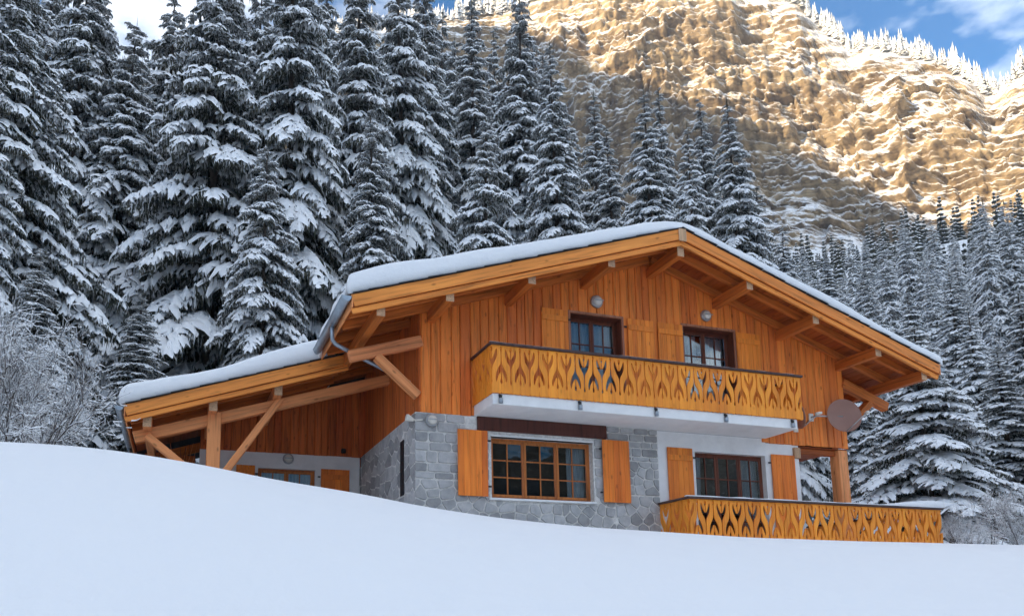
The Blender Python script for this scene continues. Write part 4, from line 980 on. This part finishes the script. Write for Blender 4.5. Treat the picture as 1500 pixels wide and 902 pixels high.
for k, (px, top, r) in enumerate([(-20, -150, 52), (60, -100, 58), (150, -20, 55), (205, 60, 60), (280, 70, 66), (300, -10, 52), (365, -60, 55), (470, -70, 56), (480, 10, 66), (545, 0, 60), (580, -40, 70), (640, 20, 62), (655, 60, 54), (720, 40, 58), (785, 60, 56), (835, 160, 54), (885, 200, 60), (980, 220, 52), (1050, 230, 54), (1130, 330, 60), (105, 130, 44), (240, 180, 47), (460, 160, 43), (620, 190, 44), (780, 200, 42), (1060, 250, 46)]):
    spruce(px, top, r, k % 6, 'dark spruce deep in the forest, half hidden, '+('at the far left' if px < 180 else 'above the lean-to roof' if px < 420 else 'above the left corner of the main roof' if px < 600 else 'above the middle of the left roof slope' if px < 800 else 'left of the roof ridge' if px < 1000 else 'right of the roof ridge'), group='spruces deeper in the forest behind the front row')
# --- forest on the far slope
def far_tree(H, Lmax, seed, dusted=.75, step=.026):
    r = np.random.default_rng(seed); V = []; F = []; mi = []; z = H*.06
    while z < H*.985:
        t = z/H; L = Lmax*(1-t)**.8+.18; cnt = 7 if t < .8 else 5; a0 = r.uniform(0, 6.28)
        for k in range(cnt):
            a = a0+k*6.283/cnt+r.uniform(-.3, .3); l = L*r.uniform(.6, 1.2); ca, sa = math.cos(a), math.sin(a); w_ = l*.30+.12; dz = -l*r.uniform(.15, .45)+(t > .7)*l*.4
            def q(x, y, h): return (x*ca-y*sa, x*sa+y*ca, z+h)
            b = len(V); V += [q(0, 0, .15), q(l*.55, -w_, dz*.5-.25), q(l, 0, dz-.15), q(l*.55, w_, dz*.5-.25), q(l*.5, 0, dz*.4+.12), q(l*.6, 0, dz*.6-.75)]
            F += [(b, b+1, b+4), (b+4, b+1, b+2), (b+4, b+2, b+3), (b, b+4, b+3), (b+1, b+5, b+2), (b+3, b+2, b+5), (b, b+5, b+1), (b, b+3, b+5)]; mi += [0]*8
            if r.random() < dusted:
                b = len(V); g_ = r.uniform(.55, .95); V += [q(l*.15, 0, .16), q(l*.55, -w_*g_, dz*.5-.12), q(l*.98, 0, dz-.03), q(l*.55, w_*g_, dz*.5-.12), q(l*.5, 0, dz*.4+.27)]
                F += [(b, b+1, b+4), (b+4, b+1, b+2), (b+4, b+2, b+3), (b, b+4, b+3)]; mi += [1]*4
        z += H*step*r.uniform(.8, 1.25)
    b = len(V); V += [(.12, 0, -1.5), (-.06, .11, -1.5), (-.06, -.11, -1.5), (0, 0, H+.3)]; F += [(b, b+1, b+3), (b+1, b+2, b+3), (b+2, b, b+3)]; mi += [0]*3
    return V, F, mi
FAR = []
for k in range(5):
    f_, s_, t_ = tree_mesh(16, [2.7, 2.3, 2.9, 2.1, 2.5][k], 200+k, gap=[.62, .7, .66, .75, .6][k], lib=BOUGH_L, droop=1.1)
    bm = bmesh.new(); bm.from_mesh(f_); nf = len(bm.faces); bm.from_mesh(s_); bm.faces.ensure_lookup_table(); me = bpy.data.meshes.new('spruce_tree')
    for i_, fc in enumerate(bm.faces):
        if i_ >= nf: fc.material_index = 1; fc.smooth = True
    bm.to_mesh(me); bm.free(); me.materials.append(M['needles']); me.materials.append(M['tree_snow']); FAR.append(me)
frng = random.Random(5); placed = []; cand_ = []; tries = 0
while len(placed) < 570 and tries < 12000:
    tries += 1; az = frng.uniform(29, 62); r = math.sqrt(frng.uniform(64**2, 300**2))
    d = 2.4+r*.008
    x, y = CAM[0]+r*math.sin(R_(az)), CAM[1]+r*math.cos(R_(az))
    if az < 48 and r > 185 and vnoise(np.array([[az*.5, r*.02]]), 4)[0] < .66-(az-40)*.02: continue     # snow gully left open
    if vnoise(np.array([[x*.045, y*.045]]), 6)[0] < .30: continue                          # small clearings
    if any((x-a)**2+(y-b)**2 < d*d for a, b in placed): continue
    placed.append((x, y)); cand_.append((r, x, y))
def slope_label(x, y, z, s):
    v_ = np.array([x, y, z+6])-CAM; d_ = v_@CFW; px = CPX+CF*(v_@CR)/d_; py = CPY-CF*(v_@CU)/d_
    side_ = 'just right of the roof ridge' if px < 1180 else 'above the right roof slope' if px < 1290 else 'above the end of the right eave' if px < 1390 else 'near the right picture edge'
    band = 'high up under the cliff' if py < 300 else 'halfway up the far slope' if py < 370 else 'low on the far slope'
    return f"{'short' if s < .6 else 'mid-sized' if s < .8 else 'taller'} frosted spruce {band}, {side_}"
cand_.sort(); SV = []; SF = []; SM = []; kk = 0; cheap = [far_tree(16, [2.3, 2.0, 2.6][k], 400+k, .8, .08) for k in range(3)]
for k, (r, x, y) in enumerate(cand_):
    s = (.36+.68*frng.random()**1.3)*(1.15 if r < 110 else 1.0); sw = s*frng.uniform(.8, 1.15); z = ground_z(x, y)-.3; a_ = frng.uniform(0, 6.28)
    if k < 238:
        put('spruce_tree', FAR[k % 5], None, None, Matrix.Translation((x, y, z))@Matrix.Rotation(a_, 4, 'Z')@Matrix.Diagonal((sw, sw, s, 1)), slope_label(x, y, z, s), 'tree', 'spruces on the far right slope')
    else:
        Vb, Fb, mb = cheap[k % 3]; P = np.array(Vb)*[sw, sw, s]; ca, sa = math.cos(a_), math.sin(a_)
        SV.append(np.stack([P[:, 0]*ca-P[:, 1]*sa+x, P[:, 0]*sa+P[:, 1]*ca+y, P[:, 2]+z], -1)); SF.append(np.array(Fb)+kk); SM += mb; kk += len(P)
put('slope_forest', npmesh('slope_forest', np.vstack(SV), np.vstack(SF), False, ['needles', 'tree_snow'], SM), kind='stuff', label='far frosted forest high on the right slope below the cliff', cat='forest')
# frosted trees along the cliff's rim: too many and too small to count
V0 = []; F0 = []; m0 = []
def rim_tree(seed):
    r = np.random.default_rng(seed); V = []; F = []; n = 7; H = 13.0
    for t in range(7):
        z0 = H*(.04+.135*t); R0 = 2.5*(1-t/7.6)*r.uniform(.8, 1.15); b = len(V); ox, oy = r.normal(0, .12, 2)
        for k in range(n): a = 6.283*k/n+t; q = R0*r.uniform(.6, 1.25); V.append((q*math.cos(a)+ox, q*math.sin(a)+oy, z0-r.uniform(0, 1.1)))
        V.append((0, 0, z0+H*.26))
        for k in range(n): F.append((b+k, b+(k+1) % n, b+n))
    return V, F, [int(r.random() < .6) for _ in F]
base = [rim_tree(300+k) for k in range(5)]; kk = 0
for az in np.arange(-6, 66, .15):
    clump = float(vnoise(np.array([[az*1.3]]), 77)[0]); bigg = .5+.55*float(vnoise(np.array([[az*2.1]]), 78)[0])
    for rep in range(7 if clump > .5 else (4 if clump > .3 else 2)):
        a_ = az+frng.uniform(-.1, .1); i = int(np.clip(np.searchsorted(caz, a_), 1, len(caz)-2)); j = NV-1+frng.choice([-9, -6, -4, -2, 0, 1, 2, 3])
        Vb, Fb, mb = base[frng.randrange(5)]; s = bigg*frng.uniform(.5, 1.25); ca, sa = math.cos(az*50), math.sin(az*50); P = np.array(Vb)*s
        P = np.stack([P[:, 0]*ca-P[:, 1]*sa+MX[i, j], P[:, 0]*sa+P[:, 1]*ca+MY[i, j], P[:, 2]+MZ[i, j]-.5], -1)
        V0.append(P); F0.append(np.array(Fb)+kk); m0 += mb; kk += len(P)
put('rim_forest', npmesh('rim_forest', np.vstack(V0), np.vstack(F0), False, ['frosted', 'tree_snow'], m0), kind='stuff', label='frosted sunlit trees along the top of the cliff', cat='forest')
# ------------------------------------------------------------------ bare snowy shrubs
def shrub_mesh(seed, H=2.6):
    r = np.random.default_rng(seed); tv, tf, sv, sf = [], [], [], []
    def seg(p, q, r0, r1):
        d = q-p; d = d/np.linalg.norm(d); u = np.cross(d, [.3, .9, .1]); u /= np.linalg.norm(u); w_ = np.cross(d, u); k = len(tv)
        for c, rr_ in ((p, r0), (q, r1)):
            for a in (0, 2.1, 4.2): tv.append(c+(u*math.cos(a)+w_*math.sin(a))*rr_)
        for i in range(3): tf.append((k+i, k+(i+1) % 3, k+3+(i+1) % 3)); tf.append((k+i, k+3+(i+1) % 3, k+3+i))
        if r.random() < .68:
            s = np.array([-d[1], d[0], 0]); s = s/max(np.linalg.norm(s), .05)*(r0+.006); k = len(sv); h = .012+.014*r.random()+r0; flat = 1-abs(d[2])*.6
            sv.extend([p-s, p+[0, 0, h*flat], p+s, q-s*.7, q+[0, 0, h*.8*flat], q+s*.7]); sf.extend([(k, k+3, k+4), (k, k+4, k+1), (k+1, k+4, k+5), (k+1, k+5, k+2)])
    def grow(p, d, L, r0, lev):
        n = 4; q = p
        for i in range(n):
            d = d+r.normal(0, .16, 3)+[0, 0, .05]; d = d/np.linalg.norm(d); q2 = q+d*L/n; seg(q, q2, r0*(1-.6*i/n), r0*(1-.6*(i+1)/n))
            if lev < 3 and (i > 0 or lev > 0):
                for _ in range(2 if lev < 2 else 1):
                    e = d+r.normal(0, .62, 3); e = e/np.linalg.norm(e); grow(q2, e, L*r.uniform(.4, .65), r0*.5, lev+1)
            q = q2
    for _ in range(6):
        a = r.uniform(0, 6.28); grow(np.array([r.normal(0, .2), r.normal(0, .2), -.2]), np.array([math.cos(a)*.5, math.sin(a)*.5, 1.0]), H*r.uniform(.6, 1.0), .028, 0)
    return npmesh('branches', np.array(tv), np.array(tf), False, ['twig']), npmesh('snow_load', np.array(sv), np.array(sf), True, ['tree_snow'])
SHR = [shrub_mesh(k) for k in (1, 2, 3)]
for k, (px, r, s, lab) in enumerate([(8, 15.5, 1.5, 'bare snow-dusted bush at the far left edge of the snow crest'), (45, 17, 1.7, 'tall bare frosted bush left of the lean-to roof'), (66, 19, 1.5, 'bare frosted bush nearest the left end of the lean-to'), (-25, 18, 1.8, 'bare frosted bush cut off by the left picture edge'), (62, 22, 1.9, 'bare bush behind the others at lower left'),
      (1405, 24, 1.0, 'low snowy bush just right of the terrace railing'), (1450, 23, 1.1, 'snow-covered bush in the lower right corner, left of the edge one'), (1495, 22, 1.15, 'snow-covered bush at the lower right picture edge'), (1430, 29, 1.3, 'bare snowy bush behind the others at lower right'), (1475, 31, 1.4, 'taller snowy bush at the right, below the edge spruce')]):
    x, y = spot(px, r, 650 if px < 500 else 760); z = ground_z(x, y); e_ = empty('bush', (x, y, z), lab, 'bush', 'bare snowy bushes')
    s *= .48 if px < 500 else .36; T = Matrix.Translation((x, y, z-.1))@Matrix.Rotation(rng.uniform(0, 6.28), 4, 'Z')@Matrix.Diagonal((s*.8, s*.8, s*1.15, 1)); b_, s_ = SHR[k % 3]
    c = put('branches', b_, e_, None, T); put('snow_load', s_, c, None, T)

# ------------------------------------------------------------------ the cold valley air
hz = put('haze', bevbox('haze', 1500, 1400, 520, 0), None, None, Matrix.Translation((0, 150, 225)), 'thin blue winter haze filling the valley', 'haze', None, 'stuff')
hm = bpy.data.materials.new('haze'); hm.use_nodes = True; n_ = hm.node_tree.nodes; n_.clear(); o_ = n_.new('ShaderNodeOutputMaterial'); pv = n_.new('ShaderNodeVolumePrincipled')
pv.inputs['Color'].default_value = (.80, .87, 1, 1); pv.inputs['Density'].default_value = .0003; pv.inputs['Anisotropy'].default_value = .2; hm.node_tree.links.new(pv.outputs[0], o_.inputs['Volume'])
hz.data.materials.append(hm); scene.cycles.volume_bounces = 0
